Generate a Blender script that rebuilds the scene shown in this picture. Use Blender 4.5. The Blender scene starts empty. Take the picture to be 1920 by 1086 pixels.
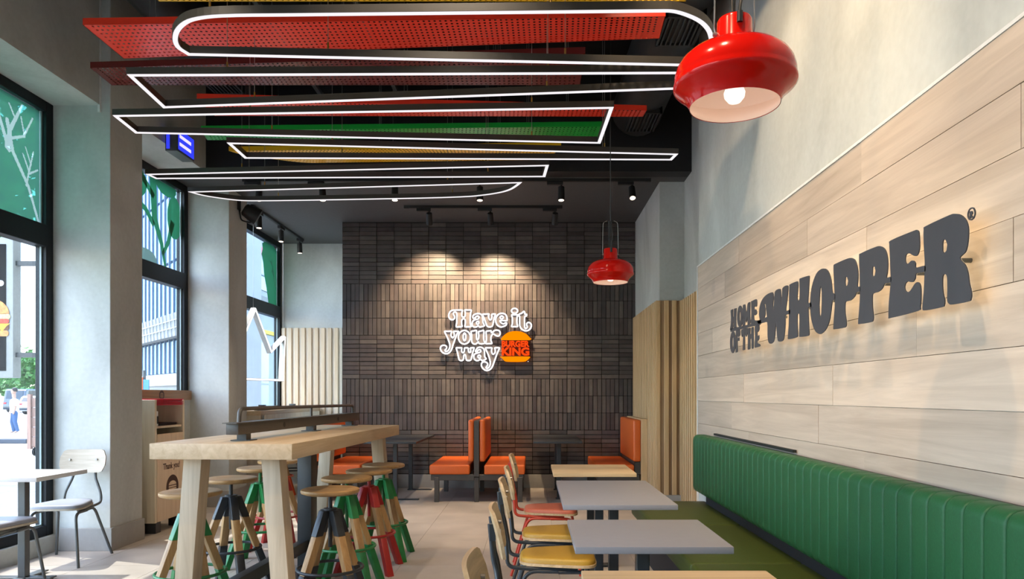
import bpy, bmesh, math, random
from mathutils import Vector, Matrix
from mathutils.geometry import tessellate_polygon

R = random.Random(7)
SC = bpy.context.scene
COL = SC.collection
PI = math.pi

# ------------------------------------------------------------------ camera, sky, sun, exposure
cam_d = bpy.data.cameras.new('camera')
cam_d.sensor_width = 36.0
cam_d.lens = 1340.0 / 1920.0 * 36.0
cam_d.shift_x = -37.0 / 1920.0
cam_d.shift_y = 198.0 / 1920.0
cam_d.clip_end = 600
cam = bpy.data.objects.new('camera', cam_d)
COL.objects.link(cam)
cam.location = (0, 0, 1.3)
cam.rotation_euler = (PI / 2, 0, 0)
SC.camera = cam

SC.view_settings.view_transform = 'Standard'
SC.view_settings.look = 'None'
SC.view_settings.gamma = 1
SC.view_settings.use_curve_mapping = False
SC.view_settings.exposure = 0.35

world = bpy.data.worlds.new('world')
SC.world = world
world.use_nodes = True
wn = world.node_tree
sky = wn.nodes.new('ShaderNodeTexSky')
sky.sky_type = 'NISHITA'
sky.sun_disc = False
sky.sun_elevation = math.radians(58)
sky.sun_rotation = math.radians(-120)
sky.air_density = 1.0
sky.dust_density = 1.2
sky.ozone_density = 2.0
wn.links.new(sky.outputs[0], wn.nodes['Background'].inputs[0])
wn.nodes['Background'].inputs[1].default_value = 1.25

sun_d = bpy.data.lights.new('sun', 'SUN')
sun_d.energy = 5.0
sun_d.angle = math.radians(0.6)
sun_d.color = (1.0, 0.95, 0.87)
sun = bpy.data.objects.new('sun', sun_d)
COL.objects.link(sun)
sun.rotation_euler = Vector((0.46, -0.16, -0.87)).to_track_quat('-Z', 'Y').to_euler()

WARM = (1.0, 0.74, 0.47)


def spot_light(loc, target, watts, angle, blend=0.6, color=WARM, size=0.03, parent=None):
    d = bpy.data.lights.new('spot_lamp', 'SPOT')
    d.energy = watts
    d.spot_size = math.radians(angle)
    d.spot_blend = blend
    d.color = color
    d.shadow_soft_size = size
    o = bpy.data.objects.new('spot_lamp', d)
    COL.objects.link(o)
    off = world_off(parent) if parent else Vector((0, 0, 0))
    if parent:
        o.parent = parent
    o.location = Vector(loc) - off
    o.rotation_euler = (Vector(target) - Vector(loc)).to_track_quat('-Z', 'Y').to_euler()
    return o


OFF = {}


def world_off(o):
    return OFF.get(o.name, Vector((0, 0, 0))) if o is not None else Vector((0, 0, 0))


# wall washers in the high ceiling in front of the plank wall, then added fill spots
spot_light((-0.15, 1.3, 4.35), (1.45, 2.6, 1.9), 230, 62, 0.5)
spot_light((0.55, 2.9, 4.55), (1.45, 3.55, 2.6), 210, 62, 0.8)
spot_light((0.45, 3.4, 4.5), (1.45, 5.0, 2.5), 110, 58, 0.8)
spot_light((-1.2, 1.5, 4.5), (0.4, 3.4, 0.7), 190, 70, 0.7)  # fill spot aimed at the bench tables, added to lift the room
spot_light((-0.5, 3.1, 4.3), (-0.6, 4.6, 0.0), 170, 75, 0.8, (1.0, 0.82, 0.62))  # added to brighten the aisle floor, stands for no visible fixture
spot_light((-2.3, 2.6, 4.3), (-1.9, 4.4, 0.0), 160, 75, 0.8, (1.0, 0.82, 0.62))  # added fill over the high table and the floor around it


# ------------------------------------------------------------------ materials
def lin(h):
    h = h.lstrip('#')
    c = [int(h[i:i + 2], 16) / 255 for i in (0, 2, 4)]
    return tuple(x / 12.92 if x < 0.04045 else ((x + 0.055) / 1.055) ** 2.4 for x in c)


def nd(nt, t, **kw):
    n = nt.nodes.new(t)
    for k, v in kw.items():
        setattr(n, k, v)
    return n


def principled(name):
    m = bpy.data.materials.new(name)
    m.use_nodes = True
    nt = m.node_tree
    return m, nt, nt.nodes['Principled BSDF']


def flat(name, col, rough=0.5, metal=0.0, coat=0.0, spec=0.5, mottle=0.06, scale=30.0, bump=0.0):
    """plain painted / moulded surface with a faint mottling"""
    m, nt, b = principled(name)
    tc = nd(nt, 'ShaderNodeTexCoord')
    nz = nd(nt, 'ShaderNodeTexNoise')
    nz.inputs['Scale'].default_value = scale
    nz.inputs['Detail'].default_value = 3
    nt.links.new(tc.outputs['Object'], nz.inputs['Vector'])
    rp = nd(nt, 'ShaderNodeValToRGB')
    rp.color_ramp.elements[0].position = 0.3
    rp.color_ramp.elements[1].position = 0.7
    rp.color_ramp.elements[0].color = (*[c * (1 - mottle) for c in col], 1)
    rp.color_ramp.elements[1].color = (*[min(1, c * (1 + mottle)) for c in col], 1)
    nt.links.new(nz.outputs['Fac'], rp.inputs[0])
    nt.links.new(rp.outputs[0], b.inputs['Base Color'])
    b.inputs['Roughness'].default_value = rough
    b.inputs['Metallic'].default_value = metal
    b.inputs['Coat Weight'].default_value = coat
    b.inputs['Coat Roughness'].default_value = 0.05
    b.inputs['Specular IOR Level'].default_value = spec
    if bump:
        bp = nd(nt, 'ShaderNodeBump')
        bp.inputs['Strength'].default_value = bump
        bp.inputs['Distance'].default_value = 0.004
        nt.links.new(nz.outputs['Fac'], bp.inputs['Height'])
        nt.links.new(bp.outputs[0], b.inputs['Normal'])
    return m


def plaster(name, c1, c2, rough=0.85):
    m, nt, b = principled(name)
    tc = nd(nt, 'ShaderNodeTexCoord')
    n1 = nd(nt, 'ShaderNodeTexNoise')
    n1.inputs['Scale'].default_value = 1.6
    n1.inputs['Detail'].default_value = 6
    n1.inputs['Distortion'].default_value = 0.6
    n2 = nd(nt, 'ShaderNodeTexNoise')
    n2.inputs['Scale'].default_value = 28
    n2.inputs['Detail'].default_value = 5
    mp = nd(nt, 'ShaderNodeMapping')
    mp.inputs['Scale'].default_value = (1, 1, 0.55)
    nt.links.new(tc.outputs['Object'], mp.inputs[0])
    nt.links.new(mp.outputs[0], n1.inputs['Vector'])
    nt.links.new(tc.outputs['Object'], n2.inputs['Vector'])
    mx = nd(nt, 'ShaderNodeMath', operation='MULTIPLY_ADD')
    nt.links.new(n2.outputs['Fac'], mx.inputs[0])
    mx.inputs[1].default_value = 0.25
    nt.links.new(n1.outputs['Fac'], mx.inputs[2])
    rp = nd(nt, 'ShaderNodeValToRGB')
    rp.color_ramp.elements[0].position = 0.38
    rp.color_ramp.elements[1].position = 0.85
    rp.color_ramp.elements[0].color = (*c1, 1)
    rp.color_ramp.elements[1].color = (*c2, 1)
    nt.links.new(mx.outputs[0], rp.inputs[0])
    nt.links.new(rp.outputs[0], b.inputs['Base Color'])
    b.inputs['Roughness'].default_value = rough
    b.inputs['Specular IOR Level'].default_value = 0.3
    bp = nd(nt, 'ShaderNodeBump')
    bp.inputs['Strength'].default_value = 0.12
    bp.inputs['Distance'].default_value = 0.003
    nt.links.new(mx.outputs[0], bp.inputs['Height'])
    nt.links.new(bp.outputs[0], b.inputs['Normal'])
    return m


def wood(name, c1, c2, axis='Y', scale=1.0, rough=0.5, vary=0.12, knots=0.0):
    """grain running along AXIS, each object shifted and tinted by its own random number"""
    m, nt, b = principled(name)
    tc = nd(nt, 'ShaderNodeTexCoord')
    oi = nd(nt, 'ShaderNodeObjectInfo')
    mp = nd(nt, 'ShaderNodeMapping')
    s = {'X': (0.8, 14, 14), 'Y': (14, 0.8, 14), 'Z': (14, 14, 0.8)}[axis]
    mp.inputs['Scale'].default_value = [v * scale for v in s]
    add = nd(nt, 'ShaderNodeVectorMath', operation='ADD')
    cm = nd(nt, 'ShaderNodeCombineXYZ')
    ml = nd(nt, 'ShaderNodeMath', operation='MULTIPLY')
    ml.inputs[1].default_value = 37.0
    nt.links.new(oi.outputs['Random'], ml.inputs[0])
    for i in range(3):
        nt.links.new(ml.outputs[0], cm.inputs[i])
    nt.links.new(tc.outputs['Object'], add.inputs[0])
    nt.links.new(cm.outputs[0], add.inputs[1])
    nt.links.new(add.outputs[0], mp.inputs[0])
    n1 = nd(nt, 'ShaderNodeTexNoise')
    n1.inputs['Scale'].default_value = 2.2
    n1.inputs['Detail'].default_value = 7
    n1.inputs['Roughness'].default_value = 0.62
    n1.inputs['Distortion'].default_value = 0.8
    nt.links.new(mp.outputs[0], n1.inputs['Vector'])
    rp = nd(nt, 'ShaderNodeValToRGB')
    rp.color_ramp.elements[0].position = 0.32
    rp.color_ramp.elements[1].position = 0.68
    rp.color_ramp.elements[0].color = (*c1, 1)
    rp.color_ramp.elements[1].color = (*c2, 1)
    nt.links.new(n1.outputs['Fac'], rp.inputs[0])
    hs = nd(nt, 'ShaderNodeHueSaturation')
    mr = nd(nt, 'ShaderNodeMapRange')
    mr.inputs['To Min'].default_value = 1 - vary
    mr.inputs['To Max'].default_value = 1 + vary
    nt.links.new(oi.outputs['Random'], mr.inputs['Value'])
    nt.links.new(mr.outputs[0], hs.inputs['Value'])
    nt.links.new(rp.outputs[0], hs.inputs['Color'])
    out = hs.outputs[0]
    if knots:
        vo = nd(nt, 'ShaderNodeTexNoise')
        vo.inputs['Scale'].default_value = 2.4
        vo.inputs['Detail'].default_value = 2
        nt.links.new(add.outputs[0], vo.inputs['Vector'])
        r2 = nd(nt, 'ShaderNodeValToRGB')
        r2.color_ramp.elements[0].position = 0.68
        r2.color_ramp.elements[1].position = 0.80
        r2.color_ramp.elements[0].color = (1, 1, 1, 1)
        r2.color_ramp.elements[1].color = (1 - knots, 1 - knots, 1 - knots * 0.9, 1)
        nt.links.new(vo.outputs['Fac'], r2.inputs[0])
        mm = nd(nt, 'ShaderNodeMix', data_type='RGBA', blend_type='MULTIPLY')
        mm.inputs[0].default_value = 1
        nt.links.new(out, mm.inputs[6])
        nt.links.new(r2.outputs[0], mm.inputs[7])
        out = mm.outputs[2]
    nt.links.new(out, b.inputs['Base Color'])
    b.inputs['Roughness'].default_value = rough
    bp = nd(nt, 'ShaderNodeBump')
    bp.inputs['Strength'].default_value = 0.08
    bp.inputs['Distance'].default_value = 0.002
    nt.links.new(n1.outputs['Fac'], bp.inputs['Height'])
    nt.links.new(bp.outputs[0], b.inputs['Normal'])
    return m


def varied(name, cols, rough=0.5, spec=0.5, scale=6.0, bump=0.15):
    """fired clay / stone: each object (or each island of a joined mesh) takes its own tone from COLS"""
    m, nt, b = principled(name)
    oi = nd(nt, 'ShaderNodeObjectInfo')
    ge = nd(nt, 'ShaderNodeNewGeometry')
    ad = nd(nt, 'ShaderNodeMath', operation='ADD')
    nt.links.new(oi.outputs['Random'], ad.inputs[0])
    nt.links.new(ge.outputs['Random Per Island'], ad.inputs[1])
    fr = nd(nt, 'ShaderNodeMath', operation='FRACT')
    nt.links.new(ad.outputs[0], fr.inputs[0])
    rp = nd(nt, 'ShaderNodeValToRGB')
    e = rp.color_ramp.elements
    while len(e) < len(cols):
        e.new(0.5)
    for i, c in enumerate(cols):
        e[i].position = i / (len(cols) - 1)
        e[i].color = (*c, 1)
    nt.links.new(fr.outputs[0], rp.inputs[0])
    nz = nd(nt, 'ShaderNodeTexNoise')
    nz.inputs['Scale'].default_value = scale
    nz.inputs['Detail'].default_value = 6
    nt.links.new(ge.outputs['Position'], nz.inputs['Vector'])
    mr = nd(nt, 'ShaderNodeMapRange')
    mr.inputs['To Min'].default_value = 0.62
    mr.inputs['To Max'].default_value = 1.38
    nt.links.new(nz.outputs['Fac'], mr.inputs['Value'])
    hs = nd(nt, 'ShaderNodeHueSaturation')
    nt.links.new(mr.outputs[0], hs.inputs['Value'])
    nt.links.new(rp.outputs[0], hs.inputs['Color'])
    nt.links.new(hs.outputs[0], b.inputs['Base Color'])
    b.inputs['Roughness'].default_value = rough
    b.inputs['Specular IOR Level'].default_value = spec
    bp = nd(nt, 'ShaderNodeBump')
    bp.inputs['Strength'].default_value = bump
    bp.inputs['Distance'].default_value = 0.004
    nt.links.new(nz.outputs['Fac'], bp.inputs['Height'])
    nt.links.new(bp.outputs[0], b.inputs['Normal'])
    return m


def emit(name, col, strength):
    m = bpy.data.materials.new(name)
    m.use_nodes = True
    nt = m.node_tree
    nt.nodes.remove(nt.nodes['Principled BSDF'])
    e = nd(nt, 'ShaderNodeEmission')
    e.inputs[0].default_value = (*col, 1)
    e.inputs[1].default_value = strength
    nt.links.new(e.outputs[0], nt.nodes['Material Output'].inputs[0])
    return m


def glassy(name, tint=(1, 1, 1), gloss=0.06, film=None, film_mix=0.0):
    """thin clear pane: straight-through light plus a weak reflection; FILM adds a translucent print"""
    m = bpy.data.materials.new(name)
    m.use_nodes = True
    nt = m.node_tree
    nt.nodes.remove(nt.nodes['Principled BSDF'])
    tr = nd(nt, 'ShaderNodeBsdfTransparent')
    tr.inputs[0].default_value = (*tint, 1)
    sh = tr.outputs[0]
    if film:
        tl = nd(nt, 'ShaderNodeBsdfTranslucent')
        tl.inputs[0].default_value = (*film, 1)
        df = nd(nt, 'ShaderNodeBsdfDiffuse')
        df.inputs[0].default_value = (*film, 1)
        m1 = nd(nt, 'ShaderNodeMixShader')
        m1.inputs[0].default_value = 0.5
        nt.links.new(tl.outputs[0], m1.inputs[1])
        nt.links.new(df.outputs[0], m1.inputs[2])
        m2 = nd(nt, 'ShaderNodeMixShader')
        m2.inputs[0].default_value = film_mix
        nt.links.new(sh, m2.inputs[1])
        nt.links.new(m1.outputs[0], m2.inputs[2])
        sh = m2.outputs[0]
    gl = nd(nt, 'ShaderNodeBsdfGlossy')
    gl.inputs['Roughness'].default_value = 0.02
    mx = nd(nt, 'ShaderNodeMixShader')
    mx.inputs[0].default_value = gloss
    nt.links.new(sh, mx.inputs[1])
    nt.links.new(gl.outputs[0], mx.inputs[2])
    nt.links.new(mx.outputs[0], nt.nodes['Material Output'].inputs[0])
    return m


M = {}
M['plaster'] = plaster('plaster_grey', (0.40, 0.41, 0.39), (0.58, 0.60, 0.575))
M['plaster_brown'] = plaster('plaster_shade_side', (0.40, 0.385, 0.355), (0.54, 0.52, 0.48))  # shaded copy of the grey plaster, shade put into its colour; unused
M['grout'] = flat('floor_grout', (0.22, 0.20, 0.18), 0.9)
M['tile'] = varied('floor_tile', [(0.37, 0.325, 0.285), (0.42, 0.375, 0.33), (0.39, 0.345, 0.305), (0.44, 0.395, 0.35)], 0.42, 0.45, 2.2, 0.05)
M['brick'] = varied('dark_brick', [(0.048, 0.041, 0.041), (0.090, 0.075, 0.069), (0.066, 0.053, 0.054), (0.125, 0.106, 0.095), (0.058, 0.045, 0.046), (0.098, 0.076, 0.069)], 0.42, 0.5, 9.0, 0.35)
M['mortar'] = flat('dark_mortar', (0.020, 0.017, 0.015), 0.9, mottle=0.2)
M['ceiling_dark'] = flat('charcoal_paint', (0.072, 0.075, 0.078), 0.7)
M['black'] = flat('black_paint', (0.010, 0.010, 0.011), 0.6)
M['duct'] = flat('black_duct', (0.022, 0.023, 0.025), 0.55)
M['frame'] = flat('window_frame_anthracite', (0.006, 0.008, 0.011), 0.45, spec=0.25)
M['bead'] = flat('glazing_bead', (0.24, 0.32, 0.33), 0.4)
M['glass'] = glassy('window_glass', (0.96, 0.98, 0.97), 0.06)
M['film_green'] = glassy('green_film', (0.13, 0.36, 0.25), 0.03, (0.13, 0.36, 0.25), 0.55)
M['film_deep'] = glassy('deep_green_film', (0.075, 0.25, 0.18), 0.03, (0.08, 0.27, 0.19), 0.4)  # film green darkened to stand in for the dark overhang behind the pane
M['film_pale'] = glassy('pale_film', (0.28, 0.38, 0.36), 0.03, (0.36, 0.46, 0.44), 0.55)
M['base_tile'] = plaster('baseboard_tile', (0.30, 0.29, 0.27), (0.40, 0.39, 0.37), 0.5)
M['plank'] = wood('whitewashed_oak', (0.43, 0.34, 0.265), (0.585, 0.475, 0.38), 'Y', 0.55, 0.55, 0.15, 0.24)
M['white_trim'] = flat('white_trim', (0.72, 0.72, 0.70), 0.5)
M['slat'] = wood('slat_oak', (0.50, 0.325, 0.155), (0.68, 0.47, 0.255), 'Z', 0.6, 0.5, 0.10)
M['slat_back'] = wood('slat_backing', (0.24, 0.15, 0.075), (0.34, 0.225, 0.12), 'Z', 0.5, 0.6, 0.05)  # backing darkened so its colour carries the shadow between the slats
M['slat_left'] = wood('slat_pale_oak', (0.50, 0.38, 0.25), (0.62, 0.50, 0.36), 'Z', 0.6, 0.5, 0.06)
M['slat_pale'] = wood('slat_backing_pale', (0.62, 0.55, 0.44), (0.75, 0.68, 0.57), 'Z', 0.5, 0.6, 0.05)
M['oak'] = wood('table_oak_long', (0.42, 0.30, 0.175), (0.56, 0.42, 0.27), 'Y', 0.7, 0.42, 0.05)
M['oak_leg'] = wood('leg_oak', (0.40, 0.31, 0.21), (0.53, 0.42, 0.295), 'Z', 0.8, 0.5, 0.08)
M['oak_x'] = wood('table_oak_cross', (0.54, 0.37, 0.19), (0.72, 0.52, 0.30), 'X', 0.9, 0.45, 0.05)
M['seat_wood'] = wood('stool_seat_oak', (0.30, 0.165, 0.060), (0.45, 0.27, 0.112), 'X', 1.2, 0.45, 0.12)
M['stool_wood'] = wood('stool_leg_oak', (0.31, 0.165, 0.060), (0.44, 0.265, 0.110), 'Z', 1.2, 0.5, 0.12)
M['ply'] = wood('chair_plywood', (0.42, 0.28, 0.14), (0.60, 0.42, 0.24), 'X', 1.2, 0.45, 0.10)
M['ply_pale'] = wood('pale_plywood', (0.37, 0.315, 0.24), (0.47, 0.41, 0.325), 'X', 1.2, 0.5, 0.08)
M['station'] = wood('waste_station_laminate', (0.66, 0.56, 0.40), (0.77, 0.68, 0.51), 'Z', 0.8, 0.5, 0.04)
M['station_door'] = wood('waste_station_door', (0.68, 0.51, 0.35), (0.79, 0.62, 0.45), 'Z', 0.8, 0.5, 0.04)
M['walnut'] = wood('walnut_board', (0.22, 0.11, 0.045), (0.34, 0.19, 0.085), 'Y', 0.8, 0.45, 0.05)
M['print_brown'] = flat('brown_print', (0.055, 0.018, 0.012), 0.6)
M['grey_top'] = flat('grey_laminate', (0.25, 0.25, 0.275), 0.40, mottle=0.02)
M['white_top'] = flat('pale_laminate', (0.60, 0.60, 0.60), 0.35, mottle=0.02)
M['steel'] = flat('dark_steel', (0.030, 0.033, 0.037), 0.42, spec=0.5)
M['steel_brown'] = flat('bronze_steel', (0.060, 0.052, 0.045), 0.40, spec=0.5)
M['steel_grey'] = flat('grey_green_steel', (0.085, 0.092, 0.092), 0.4)
M['paint_black'] = flat('stool_black', (0.020, 0.023, 0.028), 0.45)
M['paint_green'] = flat('stool_green', (0.012, 0.165, 0.040), 0.40)
M['paint_red'] = flat('stool_red', (0.34, 0.016, 0.014), 0.40)
M['paint_orange'] = flat('stool_orange', (0.70, 0.09, 0.02), 0.40)
M['chair_dark'] = flat('chair_tube_dark', (0.022, 0.028, 0.034), 0.38)
M['chair_red'] = flat('chair_tube_red', (0.46, 0.040, 0.016), 0.38)
M['pad_yellow'] = flat('mustard_leather', (0.40, 0.225, 0.024), 0.48, bump=0.12, scale=160)
M['pad_red'] = flat('salmon_leather', (0.50, 0.125, 0.070), 0.48, bump=0.12, scale=160)
M['pad_grey'] = flat('grey_leather', (0.24, 0.25, 0.29), 0.5, bump=0.12, scale=160)
M['bench_green'] = flat('green_leather', (0.013, 0.082, 0.030), 0.46, spec=0.28, bump=0.12, scale=150, mottle=0.10)
M['seat_green'] = flat('olive_green_leather', (0.040, 0.058, 0.009), 0.5, spec=0.3, bump=0.12, scale=150, mottle=0.08)
M['orange'] = flat('orange_leather', (0.68, 0.125, 0.018), 0.42, bump=0.10, scale=150)
M['navy'] = flat('dark_plinth', (0.010, 0.011, 0.016), 0.6)
M['panel_red'] = flat('panel_red', (0.92, 0.045, 0.018), 0.28, mottle=0.02)
M['panel_burgundy'] = flat('panel_burgundy', (0.16, 0.020, 0.018), 0.25, mottle=0.02)
M['panel_green'] = flat('panel_green', (0.014, 0.38, 0.045), 0.28, mottle=0.02)
M['panel_yellow'] = flat('panel_yellow', (0.95, 0.52, 0.015), 0.28, mottle=0.02)
M['housing'] = flat('light_housing', (0.040, 0.035, 0.030), 0.4)
M['led'] = emit('led_diffuser', (1.0, 0.95, 0.985), 0.80)
M['lamp_red'] = flat('lamp_red_enamel', (0.50, 0.006, 0.003), 0.15, coat=0.08, spec=0.22, mottle=0.0)
M['lamp_white'] = flat('lamp_inner_enamel', (0.72, 0.60, 0.53), 0.5, mottle=0.0)
M['bulb'] = emit('bulb_glow', (1.0, 0.86, 0.74), 1.3)
M['spot_face'] = emit('spot_glow', (1.0, 0.80, 0.58), 5.0)
M['wire'] = flat('steel_wire', (0.35, 0.34, 0.33), 0.4, metal=0.8)
M['brass'] = flat('brass_fitting', (0.40, 0.24, 0.06), 0.35, metal=0.8)
M['cable'] = flat('black_cable', (0.008, 0.008, 0.008), 0.5)
M['sign_dark'] = flat('sign_charcoal', (0.042, 0.044, 0.054), 0.55, mottle=0.03)
M['halo'] = emit('sign_backlight', (1.0, 0.80, 0.52), 1.5)
M['neon'] = emit('neon_white', (1.0, 0.97, 0.99), 2.0)
M['acrylic'] = glassy('neon_backing', (0.70, 0.68, 0.70), 0.05, (0.45, 0.42, 0.43), 0.45)
M['bun'] = emit('lit_bun_orange', (1.0, 0.235, 0.0), 1.0)
M['bun_text'] = emit('lit_letters_red', (1.0, 0.062, 0.006), 1.0)
M['exit_blue'] = emit('exit_blue', (0.03, 0.045, 0.75), 1.0)
M['exit_white'] = emit('exit_white', (0.55, 0.50, 1.0), 1.3)
M['white_plastic'] = flat('white_plastic', (0.70, 0.70, 0.70), 0.4)
M['tray_red'] = flat('red_tray', (0.55, 0.012, 0.035), 0.35)
M['crown_side'] = flat('crown_brushed_metal', (0.30, 0.29, 0.27), 0.4, metal=0.5)
M['crown_face'] = emit('crown_white_face', (1.0, 1.0, 1.0), 1.3)
M['poster_frame'] = flat('poster_frame_grey', (0.30, 0.31, 0.31), 0.5)
M['poster_black'] = flat('poster_black', (0.014, 0.013, 0.015), 0.9, spec=0.1)
M['bread'] = flat('print_bread', (0.62, 0.24, 0.06), 0.6, mottle=0.3, scale=40)
M['patty'] = flat('print_patty', (0.10, 0.035, 0.015), 0.7, mottle=0.4, scale=40)
M['cheese'] = flat('print_cheese', (0.85, 0.36, 0.02), 0.6)
M['tomato'] = flat('print_tomato', (0.55, 0.05, 0.02), 0.6, mottle=0.3, scale=60)
M['salad'] = flat('print_salad', (0.55, 0.55, 0.22), 0.6, mottle=0.3, scale=60)
# street
M['paving'] = None


def paving(name):
    m, nt, b = principled(name)
    tc = nd(nt, 'ShaderNodeTexCoord')
    br = nd(nt, 'ShaderNodeTexBrick')
    br.inputs['Scale'].default_value = 1.0
    br.inputs['Brick Width'].default_value = 0.40
    br.inputs['Row Height'].default_value = 0.20
    br.inputs['Mortar Size'].default_value = 0.008
    br.inputs['Color1'].default_value = (0.33, 0.32, 0.30, 1)
    br.inputs['Color2'].default_value = (0.38, 0.37, 0.35, 1)
    br.inputs['Mortar'].default_value = (0.20, 0.19, 0.18, 1)
    nt.links.new(tc.outputs['Object'], br.inputs['Vector'])
    nt.links.new(br.outputs['Color'], b.inputs['Base Color'])
    b.inputs['Roughness'].default_value = 0.85
    return m


M['paving'] = paving('street_paving')
M['asphalt'] = flat('pale_asphalt', (0.26, 0.26, 0.27), 0.9, scale=8)
M['kerb_yellow'] = flat('kerb_yellow', (0.62, 0.48, 0.05), 0.8)
M['kerb_black'] = flat('kerb_dark', (0.05, 0.06, 0.08), 0.8)
M['leaf'] = flat('tree_leaf', (0.075, 0.20, 0.040), 0.6, mottle=0.35, scale=3)
M['bark'] = flat('tree_bark', (0.13, 0.10, 0.07), 0.9, mottle=0.3)
M['skin'] = flat('skin', (0.50, 0.29, 0.20), 0.6)
M['hair'] = flat('dark_hair', (0.02, 0.015, 0.012), 0.6)
M['cloth_white'] = flat('white_cotton', (0.75, 0.75, 0.75), 0.9)
M['cloth_red'] = flat('red_cotton', (0.45, 0.08, 0.06), 0.9)
M['denim'] = flat('blue_denim', (0.06, 0.12, 0.24), 0.9)
M['cloth_pale'] = flat('pale_cotton', (0.40, 0.46, 0.47), 0.9)
M['car_dark'] = flat('car_paint_dark', (0.03, 0.045, 0.07), 0.25, coat=0.6)
M['car_white'] = flat('car_paint_silver', (0.48, 0.50, 0.53), 0.25, coat=0.6)
M['car_glass'] = flat('car_glass', (0.02, 0.03, 0.045), 0.1)
M['tyre'] = flat('tyre_rubber', (0.015, 0.015, 0.016), 0.8)
M['tail_light'] = flat('tail_light_red', (0.60, 0.02, 0.03), 0.3)
M['cart_wood'] = wood('cart_boards', (0.22, 0.13, 0.10), (0.34, 0.21, 0.16), 'Z', 1.0, 0.7, 0.15)
M['facade_white'] = flat('facade_white', (0.36, 0.38, 0.40), 0.8, scale=2)
M['facade_glass'] = flat('facade_blue_glass', (0.20, 0.33, 0.48), 0.3, mottle=0.15, scale=0.6)
M['fin_blue'] = flat('facade_fin', (0.09, 0.15, 0.24), 0.5)
M['canopy'] = flat('canopy_lattice', (0.24, 0.24, 0.23), 0.8, scale=3)
M['band_pink'] = flat('pink_band', (0.60, 0.17, 0.22), 0.7)
M['band_yellow'] = flat('yellow_band', (0.75, 0.58, 0.05), 0.7)
M['sign_orange'] = flat('street_sign_orange', (0.80, 0.12, 0.02), 0.6)
M['sign_blue'] = flat('street_sign_blue', (0.08, 0.28, 0.60), 0.6)


# ------------------------------------------------------------------ mesh helpers
def V(*a):
    return Vector(a)


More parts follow.
